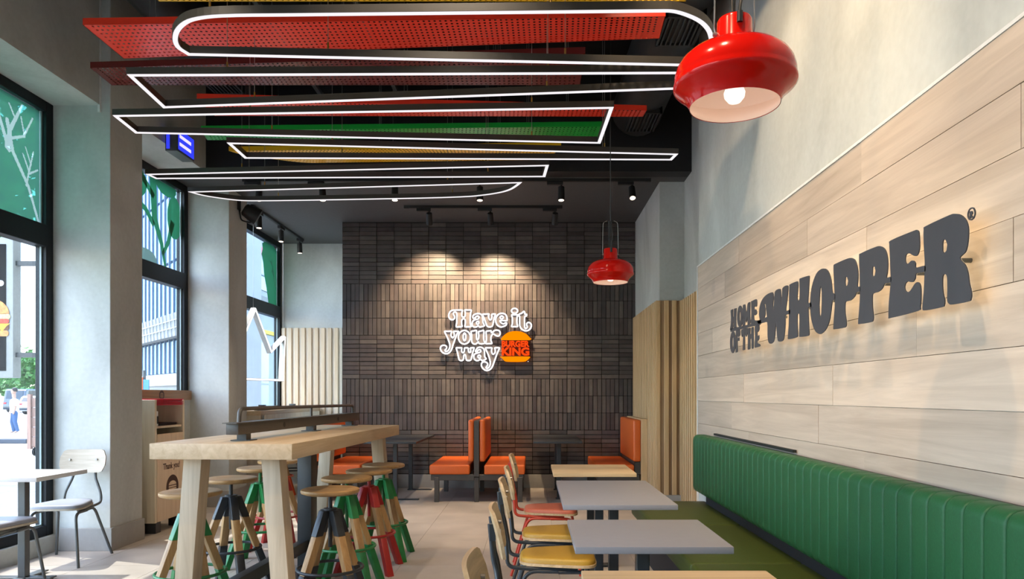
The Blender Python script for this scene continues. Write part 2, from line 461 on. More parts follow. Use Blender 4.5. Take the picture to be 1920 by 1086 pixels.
class MB:
    def __init__(self):
        self.v = []
        self.f = []

    def add(self, vs, fs):
        n = len(self.v)
        self.v += [Vector(p) for p in vs]
        self.f += [[i + n for i in f] for f in fs]
        return self

    def box(self, x0, x1, y0, y1, z0, z1):
        x0, x1 = min(x0, x1), max(x0, x1)
        y0, y1 = min(y0, y1), max(y0, y1)
        z0, z1 = min(z0, z1), max(z0, z1)
        return self.add([(x0, y0, z0), (x1, y0, z0), (x1, y1, z0), (x0, y1, z0), (x0, y0, z1), (x1, y0, z1), (x1, y1, z1), (x0, y1, z1)],
                        [[0, 3, 2, 1], [4, 5, 6, 7], [0, 1, 5, 4], [1, 2, 6, 5], [2, 3, 7, 6], [3, 0, 4, 7]])

    def hexa(self, bottom, top):
        return self.add(list(bottom) + list(top), [[3, 2, 1, 0], [4, 5, 6, 7], [0, 1, 5, 4], [1, 2, 6, 5], [2, 3, 7, 6], [3, 0, 4, 7]])

    def tube(self, path, r, n=8, closed=False, caps=True):
        path = [Vector(p) for p in path]
        m = len(path)
        rs = r if isinstance(r, (list, tuple)) else [r] * m
        tang = []
        for i in range(m):
            a = path[(i - 1) % m] if closed or i > 0 else path[i]
            b = path[(i + 1) % m] if closed or i < m - 1 else path[i]
            t = (b - a)
            tang.append(t.normalized() if t.length > 1e-9 else Vector((0, 0, 1)))
        up = Vector((0, 0, 1)) if abs(tang[0].z) < 0.9 else Vector((1, 0, 0))
        nrm = (up - tang[0] * up.dot(tang[0])).normalized()
        vs, fs = [], []
        for i in range(m):
            nrm = nrm - tang[i] * nrm.dot(tang[i])
            nrm = nrm.normalized() if nrm.length > 1e-6 else tang[i].orthogonal().normalized()
            bi = tang[i].cross(nrm)
            for k in range(n):
                a = 2 * PI * k / n
                vs.append(path[i] + (nrm * math.cos(a) + bi * math.sin(a)) * rs[i])
        for i in range(m if closed else m - 1):
            j = (i + 1) % m
            for k in range(n):
                l = (k + 1) % n
                fs.append([i * n + k, i * n + l, j * n + l, j * n + k])
        if caps and not closed:
            fs.append(list(range(n))[::-1])
            fs.append([(m - 1) * n + k for k in range(n)])
        return self.add(vs, fs)

    def cyl(self, a, b, r, n=12):
        return self.tube([a, b], r, n)

    def lathe(self, prof, n=24, c=(0, 0, 0), closed=False, open_bottom=False):
        """prof: (radius, z) pairs, bottom to top on the outside"""
        vs, fs = [], []
        m = len(prof)
        for r, z in prof:
            for k in range(n):
                a = 2 * PI * k / n
                vs.append((c[0] + r * math.cos(a), c[1] + r * math.sin(a), c[2] + z))
        for i in range(m if closed else m - 1):
            j = (i + 1) % m
            for k in range(n):
                l = (k + 1) % n
                fs.append([i * n + k, i * n + l, j * n + l, j * n + k])
        if not closed:
            if prof[0][0] > 1e-6 and not open_bottom:
                fs.append([k for k in range(n)][::-1])
            if prof[-1][0] > 1e-6:
                fs.append([(m - 1) * n + k for k in range(n)])
        return self.add(vs, fs)

    def prism(self, loops, put, depth):
        """plate from 2-D outlines (outer, holes...), PUT(u, v, w) places a point, w runs 0..depth"""
        tri = tessellate_polygon([[Vector((u, v, 0)) for u, v in l] for l in loops])
        flatpts = [p for l in loops for p in l]
        n = len(flatpts)
        vs = [put(u, v, 0) for u, v in flatpts] + [put(u, v, depth) for u, v in flatpts]
        fs = []
        for t in tri:
            fs.append([t[2], t[1], t[0]])
            fs.append([t[0] + n, t[1] + n, t[2] + n])
        k = 0
        for l in loops:
            c = len(l)
            for i in range(c):
                j = (i + 1) % c
                fs.append([k + i, k + j, k + j + n, k + i + n])
            k += c
        return self.add(vs, fs)

    def mesh(self, name, mat, bevel=0.0, seg=2, smooth=False, angle=35, off=Vector((0, 0, 0))):
        me = bpy.data.meshes.new(name)
        me.from_pydata([tuple(p - off) for p in self.v], [], self.f)
        bm = bmesh.new()
        bm.from_mesh(me)
        bmesh.ops.remove_doubles(bm, verts=bm.verts, dist=1e-6)
        bmesh.ops.recalc_face_normals(bm, faces=bm.faces)
        if bevel:
            ed = [e for e in bm.edges if len(e.link_faces) == 2 and e.calc_face_angle(0) > 0.5]
            bmesh.ops.bevel(bm, geom=ed, offset=bevel, offset_type='OFFSET', segments=seg, profile=0.6, affect='EDGES', clamp_overlap=True)
        bm.to_mesh(me)
        bm.free()
        if smooth or bevel:
            for p in me.polygons:
                p.use_smooth = True
            me.set_sharp_from_angle(angle=math.radians(angle))
        if mat:
            me.materials.append(mat)
        return me

    def build(self, name, mat, parent=None, bevel=0.0, seg=2, smooth=False, angle=35, local=False):
        off = Vector((0, 0, 0)) if (local or parent is None) else world_off(parent)
        me = self.mesh(name, mat, bevel, seg, smooth, angle, off)
        return link(name, me, parent)


def link(name, me, parent=None, loc=None, rotz=0.0):
    o = bpy.data.objects.new(name, me)
    COL.objects.link(o)
    if parent is not None:
        o.parent = parent
        OFF[o.name] = world_off(parent)
        if loc is not None:
            o.location = Vector(loc) - world_off(parent)
            OFF[o.name] = Vector(loc)
    elif loc is not None:
        o.location = loc
        OFF[o.name] = Vector(loc)
    if rotz:
        o.rotation_euler[2] = rotz
    return o


def tag(o, label=None, cat=None, group=None, kind=None):
    if label:
        o['label'] = label
    if cat:
        o['category'] = cat
    if group:
        o['group'] = group
    if kind:
        o['kind'] = kind
    return o


def thing(name, label, cat, loc=(0, 0, 0), rotz=0.0, group=None, kind=None):
    o = bpy.data.objects.new(name, None)
    COL.objects.link(o)
    o.empty_display_size = 0.1
    o.location = loc
    o.rotation_euler = (0, 0, rotz)
    OFF[o.name] = Vector(loc)
    return tag(o, label, cat, group, kind)


def struct(name, label, loc=(0, 0, 0)):
    return thing(name, label, 'room' if False else None, loc, kind='structure')


KIDS = {}


def kids(o):
    return [c for c in bpy.data.objects if c.parent == o]


def dup(root, loc, rotz, label, group=None, swap=None, keep=None):
    """a copy of a thing with copies of its parts and sub-parts; SWAP maps material names to other materials"""
    r = root.copy()
    COL.objects.link(r)
    r.location = loc
    r.rotation_euler = (0, 0, rotz)
    r['label'] = label
    if group:
        r['group'] = group
    for ch in KIDS.setdefault(root.name, kids(root)):
        c = ch.copy()
        COL.objects.link(c)
        c.parent = r
        reswap(c, swap)
        for g in KIDS.setdefault(ch.name, kids(ch)):
            d = g.copy()
            COL.objects.link(d)
            d.parent = c
            reswap(d, swap)
    return r


def reswap(o, swap):
    if not swap or o.type != 'MESH':
        return
    m = o.material_slots[0].material
    if m and m.name in swap:
        o.material_slots[0].link = 'OBJECT'
        o.material_slots[0].material = swap[m.name]


def fillet(pts, r, n=5):
    pts = [Vector(p) for p in pts]
    out = [pts[0]]
    for i in range(1, len(pts) - 1):
        a, b, c = pts[i - 1], pts[i], pts[i + 1]
        d1, d2 = (a - b), (c - b)
        rr = min(r, d1.length * 0.49, d2.length * 0.49)
        p, q = b + d1.normalized() * rr, b + d2.normalized() * rr
        for k in range(n + 1):
            t = k / n
            out.append(p * (1 - t) ** 2 + b * 2 * t * (1 - t) + q * t * t)
    out.append(pts[-1])
    return out


def rounded_rect(w, h, r, n=5, cx=0.0, cy=0.0):
    out = []
    for sx, sy, a0 in ((1, 1, 0), (-1, 1, PI / 2), (-1, -1, PI), (1, -1, 1.5 * PI)):
        for k in range(n + 1):
            a = a0 + PI / 2 * k / n
            out.append((cx + sx * (w / 2 - r) + r * math.cos(a), cy + sy * (h / 2 - r) + r * math.sin(a)))
    return out


def smooth_loop(l, n=3):
    out = []
    m = len(l)
    for i in range(m):
        p0, p1, p2, p3 = (Vector((*l[(i + k) % m], 0)) for k in (-1, 0, 1, 2))
        sharp = (p1 - p0).length > 1e-6 and (p2 - p1).length > 1e-6 and (p1 - p0).angle(p2 - p1, 0) > 1.15
        for k in range(n):
            t = k / n
            if k == 0:
                q = p1
            else:
                q = 0.5 * ((2 * p1) + (-p0 + p2) * t + (2 * p0 - 5 * p1 + 4 * p2 - p3) * t * t + (-p0 + 3 * p1 - 3 * p2 + p3) * t ** 3)
                if sharp:
                    q = p1.lerp(p2, t) * 0.5 + q * 0.5
            out.append((q.x, q.y))
    return out


def bend_loop(l, n=4, limit=0.8):
    """rounds the gentle bends of a closed outline and keeps its corners and straights"""
    m = len(l)
    P = [Vector((*p, 0)) for p in l]
    turn = [(P[i] - P[i - 1]).angle(P[(i + 1) % m] - P[i], 0) for i in range(m)]
    out = []
    for i in range(m):
        a, b = P[i], P[(i + 1) % m]
        out.append((a.x, a.y))
        ln = (b - a).length
        if ln > 1.2:
            continue
        j = (i + 1) % m
        ta = (b - a) if turn[i] > limit else (b - P[i - 1])
        tb = (b - a) if turn[j] > limit else (P[(j + 1) % m] - a)
        ta, tb = ta.normalized() * ln, tb.normalized() * ln
        for k in range(1, n):
            t = k / n
            q = a * (2 * t ** 3 - 3 * t * t + 1) + ta * (t ** 3 - 2 * t * t + t) + b * (3 * t * t - 2 * t ** 3) + tb * (t ** 3 - t * t)
            out.append((q.x, q.y))
    return out


def text_mesh(body, size, extrude, bold, put, name, mat, parent, align='CENTER', spacing=1.0):
    cu = bpy.data.curves.new('lettering_source', 'FONT')
    cu.body = body
    cu.size = size
    cu.extrude = extrude / 2
    cu.offset = bold
    cu.resolution_u = 4
    cu.align_x = align
    cu.align_y = 'CENTER'
    cu.space_character = spacing
    t = bpy.data.objects.new('lettering_source', cu)
    COL.objects.link(t)
    dg = bpy.context.evaluated_depsgraph_get()
    me = bpy.data.meshes.new_from_object(t.evaluated_get(dg))
    bpy.data.objects.remove(t)
    bpy.data.curves.remove(cu)
    off = world_off(parent)
    for v in me.vertices:
        v.co = Vector(put(v.co.x, v.co.y, v.co.z)) - off
    bm = bmesh.new()
    bm.from_mesh(me)
    bmesh.ops.recalc_face_normals(bm, faces=bm.faces)
    bm.to_mesh(me)
    bm.free()
    me.materials.clear()
    me.materials.append(mat)
    return link(name, me, parent)


# ------------------------------------------------------------------ room shell
YB = 10.0        # face of the brick wall
ZL = 3.72        # low ceiling
ZH = 4.95        # high ceiling
XW = 1.45        # plank wall face
XN = 1.73        # recessed niche on the right
XG = -4.05       # window plane
XP = -3.52       # room side of the pillars

# floor: grout bed with square tiles
floor = MB().box(-4.0, 1.9, -3.2, 11.4, -0.15, -0.003).build('floor', M['grout'])
tag(floor, kind='structure')
TS = 0.6
tile_me = MB().box(-TS / 2 + 0.0015, TS / 2 - 0.0015, -TS / 2 + 0.0015, TS / 2 - 0.0015, -0.012, 0.0).mesh('tile', M['tile'])
for i in range(10):
    for j in range(17):
        link('tile', tile_me, floor, (-3.70 + i * TS, 1.55 + j * TS, 0.0))

# ceiling
def tagged(o):
    return tag(o, kind='structure')


ceiling = tagged(MB().box(-4.3, 2.0, -3.2, 7.73, ZH, ZH + 0.15).build('ceiling', M['black']))
for y in (1.6, 3.3, 5.0, 6.7):
    tagged(MB().box(-3.4, 1.3, y, y + 0.12, 4.76, ZH).build('ceiling_joist', M['duct']))
tagged(MB().box(XG - 0.06, 2.0, 7.93, 11.6, ZL, ZL + 0.12).build('ceiling_low', M['ceiling_dark']))
tagged(MB().box(XG - 0.06, 2.0, 7.73, 7.93, ZL, ZH).build('ceiling_beam', M['black']))

# brick wall at the back
XB0, XB1 = -2.652, 1.462
wall_back = struct('wall_back', None, (XB0, YB, 0))
MB().box(XB0, XB1, YB + 0.014, YB + 0.25, 0.0, ZL).build('mortar_bed', M['mortar'], wall_back)
MB().box(XG - 0.06, XB0 + 0.1, 11.42, 11.6, 0.0, ZL).build('plaster_panel', M['plaster'], wall_back)
MB().box(XB0, XB0 + 0.05, YB + 0.25, 11.42, 0.0, ZL).build('plaster_return', M['plaster'], wall_back)
NC = 17
CW = (XB1 - XB0) / NC
RH = 0.061
SH = 0.2396
JT = 0.0085
bands = [('h', 14), ('v', 3), ('h', 10), ('v', 3), ('h', 10)]
hb = MB().box(-CW / 2 + JT / 2, CW / 2 - JT / 2, -0.014, 0.022, -RH / 2 + JT / 2, RH / 2 - JT / 2).mesh('brick', M['brick'])
VW = CW / 4
vb = MB().box(-VW / 2 + JT / 2, VW / 2 - JT / 2, -0.014, 0.022, -SH / 2 + JT / 2, SH / 2 - JT / 2).mesh('brick', M['brick'])
rest = MB()
z = 3.71
row = 0
singles = 0
for kind, n in bands:
    for k in range(n):
        h = RH if kind == 'h' else SH
        zc = z - h / 2
        cols = NC if kind == 'h' else NC * 4
        w = CW if kind == 'h' else VW
        # the 300 that show largest: the lit upper courses around the lettering
        own = (1 <= singles or True) and ((kind == 'h' and 9 <= row <= 13) or (kind == 'v' and 14 <= row <= 16))
        for c in range(cols):
            xc = XB0 + (c + 0.5) * w
            dy = R.uniform(-0.004, 0.003)
            dx, dz = R.uniform(-0.0015, 0.0015), R.uniform(-0.0012, 0.0012)
            if own and singles < 299:
                link('brick', hb if kind == 'h' else vb, wall_back, (xc + dx, YB + 0.012 + dy, zc + dz))
                singles += 1
            else:
                rest.box(xc + dx - w / 2 + JT / 2, xc + dx + w / 2 - JT / 2, YB - 0.002 + dy, YB + 0.03, zc + dz - h / 2 + JT / 2, zc + dz + h / 2 - JT / 2)
        z -= h
        row += 1
o = rest.build('bricks', M['brick'], wall_back)
tag(o, kind='stuff')
bb = MB().box(XB0, XB1, YB - 0.012, YB + 0.014, 0.0, 0.19).build('baseboard_back', M['base_tile'], bevel=0.003)
tag(bb, kind='structure')

# pale slat panelling left of the brick
slat_me = MB().box(-0.028, 0.028, -0.03, 0.0, 0.0, 2.37).mesh('slat', M['slat_left'], bevel=0.003, seg=1)
MB().box(-4.0, -3.03, 11.40, 11.42, 0.0, 2.37).build('slat_backing', M['slat_pale'], wall_back)
for i in range(9):
    link('slat', slat_me, wall_back, (-3.955 + 0.1055 * i, 11.40, 0.0))

# right side: plank wall, plaster above, recessed niche with slats, slatted far wall
wall_right = struct('wall_right', None, (XW, 3, 0))
MB().box(XW + 0.012, XN + 0.2, -3.2, 6.25, 2.42, ZH).build('upper_plaster', M['plaster'], wall_right)
MB().box(XW + 0.018, XN + 0.2, -3.2, 6.25, 0.0, 2.42).build('plank_backing', M['white_trim'], wall_right)
MB().box(XN, XN + 0.2, 6.25, 8.11, 0.0, ZH).build('niche_plaster', M['plaster'], wall_right)
MB().box(XW, XN + 0.2, 8.11, 10.3, 0.0, ZL).build('pier_plaster', M['plaster'], wall_right)
MB().box(XW - 0.004, XW + 0.02, -0.5, 6.25, 2.415, 2.428).build('plank_top_strip', M['white_trim'], wall_right)
MB().box(XW - 0.005, XW + 0.02, 6.238, 6.256, 0.0, 2.428).build('plank_end_strip', M['white_trim'], wall_right)
PH = 0.195
edges = [0.47 + PH * k for k in range(11)]
edges[-1] = 2.415
for k in range(10):
    z0, z1 = edges[k], edges[k + 1]
    y = 6.236
    first = True
    while y > -0.4:
        ln = R.uniform(0.5, 1.9) if first else R.uniform(1.25, 2.0)
        first = False
        y2 = max(y - ln, -0.5)
        d = R.uniform(-0.0015, 0.0015)
        g = 0.0011
        me = MB().box(-d, 0.018, -(y - y2) / 2 + g, (y - y2) / 2 - g, -(z1 - z0) / 2 + g, (z1 - z0) / 2 - g).mesh('plank', M['plank'])
        link('plank', me, wall_right, (XW, (y + y2) / 2, (z0 + z1) / 2))
        y = y2
MB().box(XW + 0.006, XW + 0.018, -3.2, 6.236, 0.0, 0.47).build('lower_panel', M['plaster'], wall_right)

# slats on the far right wall and in the niche
ZS = 2.37
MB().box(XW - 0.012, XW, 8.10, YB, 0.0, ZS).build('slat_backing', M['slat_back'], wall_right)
sl2 = MB().box(-0.036, 0.0, -0.023, 0.023, 0.0, ZS).mesh('slat', M['slat'], bevel=0.003, seg=1)
for i in range(17):
    link('slat', sl2, wall_right, (XW - 0.012, 8.20 + 0.1055 * i, 0.0))
MB().box(XW - 0.044, XW + 0.006, 8.085, 8.135, 0.0, ZS).build('corner_trim', M['slat'], wall_right, bevel=0.003)
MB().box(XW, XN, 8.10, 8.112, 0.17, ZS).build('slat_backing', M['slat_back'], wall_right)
sl3 = MB().box(-0.026, 0.026, -0.026, 0.0, 0.17, ZS).mesh('slat', M['slat'], bevel=0.003, seg=1)
for i in range(3):
    link('slat', sl3, wall_right, (1.525 + 0.088 * i, 8.10, 0.0))
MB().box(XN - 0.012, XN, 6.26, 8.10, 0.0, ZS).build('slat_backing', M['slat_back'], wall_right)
for i in range(17):
    link('slat', sl2, wall_right, (XN - 0.012, 6.36 + 0.1055 * i, 0.0))
tag(MB().box(XW - 0.0, XN - 0.03, 8.06, 8.10, 0.0, 0.17).build('baseboard_niche', M['base_tile'], bevel=0.003), kind='structure')

# left side: pillars, headers, kerb and sills
wall_left = struct('wall_left', None, (XP, 6, 0))


def pillar(y0, y1, ztop):
    p = MB().box(XG - 0.06, XP, y0, y1, 0.0, ztop).build('pillar', M['plaster'], wall_left, bevel=0.004, seg=1)
    b = MB()
    b.box(XG + 0.12, XP + 0.022, y0 - 0.022, y0, 0.0, 0.19)
    b.box(XP, XP + 0.022, y0, y1, 0.0, 0.19)
    b.build('pillar_base', M['base_tile'], p, bevel=0.002, seg=1)


pillar(5.97, 6.46, ZH)
pillar(8.31, 8.83, ZL)
pillar(2.55, 3.0, ZH)
for y0, y1 in ((3.0, 5.97), (-3.2, 2.55)):
    MB().box(XG - 0.06, XP - 0.08, y0, y1, ZL, ZH).build('header', M['plaster'], wall_left)
MB().box(XG - 0.06, XP - 0.005, 6.46, 7.73, ZL, ZH).build('header', M['plaster'], wall_left)
MB().box(XP - 0.095, XP - 0.075, 5.95, 5.97, 3.66, ZH).build('corner_conduit', M['white_trim'], wall_left)
MB().box(XG - 0.06, XG + 0.08, 3.0, 5.97, -0.1, 0.14).build('window_kerb', M['plaster'], wall_left, bevel=0.004, seg=1)
MB().box(XG - 0.06, XG + 0.08, -3.2, 2.55, -0.1, 0.14).build('window_kerb', M['plaster'], wall_left)
MB().box(XG - 0.06, XG + 0.08, 6.46, 8.31, -0.1, 1.24).build('window_breast', M['plaster'], wall_left)
MB().box(XG - 0.06, XG + 0.08, 8.83, 11.42, -0.1, 1.02).build('window_breast', M['plaster'], wall_left)
# the room behind the camera
wf = MB().box(-4.3, 2.0, -3.35, -3.2, 0.0, ZH).build('wall_front', M['plaster'])
tag(wf, kind='structure')


# windows
def window(n, y0, y1, z0, zt0, zt1, film):
    w = struct('window_%d' % n, None, (XG, (y0 + y1) / 2, z0))
    x0, x1 = XG - 0.04, XG + 0.055
    J = 0.085
    for a, b in ((y0, y0 + J), (y1 - J, y1)):
        MB().box(x0, x1, a, b, z0, ZL).build('jamb', M['frame'], w, bevel=0.004, seg=1)
    MB().box(x0, x1, y0 + J, y1 - J, ZL - 0.085, ZL).build('head_frame', M['frame'], w, bevel=0.004, seg=1)
    MB().box(x0, x1, y0 + J, y1 - J, z0, z0 + 0.085).build('bottom_frame', M['frame'], w, bevel=0.004, seg=1)
    MB().box(x0, x1 + 0.01, y0 + J, y1 - J, zt0, zt1).build('transom', M['frame'], w, bevel=0.004, seg=1)
    for nm, a, b in (('lower_pane', z0 + 0.085, zt0), ('upper_pane', zt1, ZL - 0.085)):
        p = MB().box(XG - 0.006, XG + 0.006, y0 + J, y1 - J, a, b).build(nm, M['glass'], w)
        bd = MB()
        bd.box(XG + 0.006, XG + 0.02, y0 + J, y0 + J + 0.014, a, b)
        bd.box(XG + 0.006, XG + 0.02, y1 - J - 0.014, y1 - J, a, b)
        bd.box(XG + 0.006, XG + 0.02, y0 + J + 0.014, y1 - J - 0.014, a, a + 0.012)
        bd.build('glazing_bead', M['bead'], p)
    film(w, y0 + J + 0.016, y1 - J - 0.016, zt1 + 0.002, ZL - 0.087)
    return w


def stroke(path, r0, r1, put, depth):
    """flat tapered band along a 2-D path, as a plate"""
    m = len(path)
    left, right = [], []
    for i in range(m):
        a = Vector((*path[max(i - 1, 0)], 0))
        b = Vector((*path[min(i + 1, m - 1)], 0))
        t = (b - a).normalized()
        r = r0 + (r1 - r0) * i / (m - 1)
        p = Vector((*path[i], 0))
        n = Vector((-t.y, t.x, 0)) * r
        left.append(((p + n).x, (p + n).y))
        right.append(((p - n).x, (p - n).y))
    return left + right[::-1], put, depth


FX = XG + 0.0065


def fput(d0):
    return lambda u, v, w: (FX + d0 + w, u, v)


def film_one(w, y0, y1, z0, z1):
    # green field with pale bare branches: one layer, cut into cells along the drawn strokes
    s = []
    yr = y1
    s.append(([(yr - 0.01, 2.72), (yr - 0.13, 2.98), (yr - 0.30, 3.20), (yr - 0.36, 3.42)], 0.012, 0.02))
    s.append(([(yr - 0.36, 3.22), (yr - 0.33, 3.36), (yr - 0.24, 3.52), (yr - 0.20, 3.60)], 0.026, 0.008))
    s.append(([(yr - 0.31, 3.30), (yr - 0.18, 3.36), (yr - 0.08, 3.54)], 0.012, 0.008))
    s.append(([(yr - 0.17, 3.36), (yr - 0.21, 3.50)], 0.009, 0.007))
    s.append(([(yr - 0.15, 2.98), (yr - 0.12, 3.10), (yr - 0.07, 3.27)], 0.011, 0.007))
    s.append(([(yr - 0.12, 3.10), (yr - 0.19, 3.22)], 0.009, 0.006))
    s.append(([(yr - 0.12, 3.08), (yr - 0.02, 3.14)], 0.009, 0.007))
    s.append(([(yr - 0.10, 3.16), (yr - 0.16, 3.28)], 0.008, 0.006))
    s.append(([(yr - 0.34, 3.20), (yr - 0.46, 3.46), (yr - 0.50, 3.60)], 0.02, 0.01))
    s.append(([(yr - 0.27, 3.46), (yr - 0.34, 3.56)], 0.009, 0.007))
    segs = []
    for path, r0, r1 in s:
        m = len(path) - 1
        for i in range(m):
            segs.append((path[i], path[i + 1], r0 + (r1 - r0) * i / m, r0 + (r1 - r0) * (i + 1) / m))

    def drawn(u, v):
        for (ax, ay), (bx, by), ra, rb in segs:
            dx, dy = bx - ax, by - ay
            t = max(0.0, min(1.0, ((u - ax) * dx + (v - ay) * dy) / (dx * dx + dy * dy)))
            r = ra + (rb - ra) * t
            if (u - ax - dx * t) ** 2 + (v - ay - dy * t) ** 2 < r * r:
                return True
        return False

    ya = y1 - 0.75
    ny, nz = 125, 150
    dy, dz = (y1 - ya) / ny, (z1 - z0) / nz
    green, pale = MB(), MB()
    green.add([(FX, y0, z0), (FX, ya, z0), (FX, ya, z1), (FX, y0, z1)], [[0, 1, 2, 3]])
    for j in range(nz):
        run = None
        for i in range(ny + 1):
            k = drawn(ya + (i + 0.5) * dy, z0 + (j + 0.5) * dz) if i < ny else None
            if run is None:
                run = (k, i)
            elif k != run[0]:
                (pale if run[0] else green).add([(FX, ya + run[1] * dy, z0 + j * dz), (FX, ya + i * dy, z0 + j * dz), (FX, ya + i * dy, z0 + (j + 1) * dz), (FX, ya + run[1] * dy, z0 + (j + 1) * dz)], [[0, 1, 2, 3]])
                run = (k, i)
    green.build('green_film', M['film_deep'], w)
    pale.build('branch_print', M['film_pale'], w)


def blob(cy, cz, ry, rz, n=28, wob=0.06, seed=1):
    rr = random.Random(seed)
    return [(cy + ry * math.cos(2 * PI * k / n) * (1 + rr.uniform(-wob, wob)), cz + rz * math.sin(2 * PI * k / n) * (1 + rr.uniform(-wob, wob))) for k in range(n)]


def clip_loop(l, y0, y1, z0, z1):
    return [(min(max(u, y0), y1), min(max(v, z0), z1)) for u, v in l]


def film_two(w, y0, y1, z0, z1):
    # one green tree: trunk, branches, leaf blobs
    b = MB()
    t = y1
    parts = [stroke([(t - 0.32, z0), (t - 0.40, 2.95), (t - 0.55, 3.2), (t - 0.58, 3.63)], 0.02, 0.07, None, 0)[0],
             stroke([(t - 0.38, 2.84), (t - 0.26, 3.0), (t - 0.16, 3.25)], 0.022, 0.045, None, 0)[0],
             stroke([(t - 0.56, 3.12), (t - 0.72, 3.25), (t - 0.95, 3.32)], 0.035, 0.03, None, 0)[0],
             stroke([(t - 0.56, 3.42), (t - 0.72, 3.53), (t - 0.85, 3.6)], 0.035, 0.035, None, 0)[0],
             blob(t - 0.12, 3.30, 0.16, 0.24, 24, 0.02, 3),
             blob(t - 0.30, 3.60, 0.22, 0.10, 24, 0.03, 4),
             blob(t - 0.90, 3.50, 0.20, 0.16, 24, 0.03, 5),
             blob(t - 1.3, 3.2, 0.28, 0.34, 24, 0.04, 6)]
    for i, l in enumerate(parts):
        b.prism([clip_loop(l, y0, y1, z0, z1)], fput(0.0001 * i), 0.0004)
    b.build('tree_film', M['film_green'], w)
    b = MB()
    b.prism([clip_loop(blob(t - 0.72, z0 + 0.02, 0.22, 0.12, 20, 0.02, 7), y0, y1, z0, z1)], fput(0.001), 0.0004)
    b.build('bush_film', M['film_pale'], w)


def film_three(w, y0, y1, z0, z1):
    b = MB()
    l = [(y1, z0), (y1 - 0.34, z0), (y1 - 0.42, z0 + 0.22), (y1 - 0.52, z0 + 0.42), (y1 - 0.56, z0 + 0.60), (y1 - 0.62, z0 + 0.72), (y1 - 0.58, z0 + 0.80), (y1 - 0.60, z0 + 0.88), (y1 - 0.50, z0 + 0.92), (y1 - 0.42, z0 + 0.93), (y1 - 0.36, z1), (y1 - 0.12, z1 - 0.005), (y1, z0 + 0.88)]
    b.prism([clip_loop(l, y0, y1, z0, z1)], fput(0), 0.0008)
    b.build('tree_film', M['film_green'], w)
    b = MB()
    for i, (p, r0, r1) in enumerate([([(y1 - 0.02, z0 + 0.3), (y1 - 0.14, z0 + 0.5), (y1 - 0.22, z0 + 0.75)], 0.012, 0.005), ([(y1 - 0.12, z0 + 0.48), (y1 - 0.26, z0 + 0.54)], 0.008, 0.004), ([(y1 - 0.17, z0 + 0.62), (y1 - 0.30, z0 + 0.68)], 0.008, 0.004)]):
        b.prism([stroke(p, r0, r1, None, 0)[0]], fput(0.001 + 0.0001 * i), 0.0004)
    b.build('branch_print', M['film_pale'], w)


def no_film(w, *a):
    pass


window(1, 3.0, 5.97, 0.14, 2.52, 2.70, film_one)
window(2, 6.46, 8.31, 1.26, 2.52, 2.70, film_two)
window(3, 8.83, 11.42, 1.04, 2.52, 2.70, film_three)
window(4, -3.2, 2.55, 0.14, 2.52, 2.70, no_film)

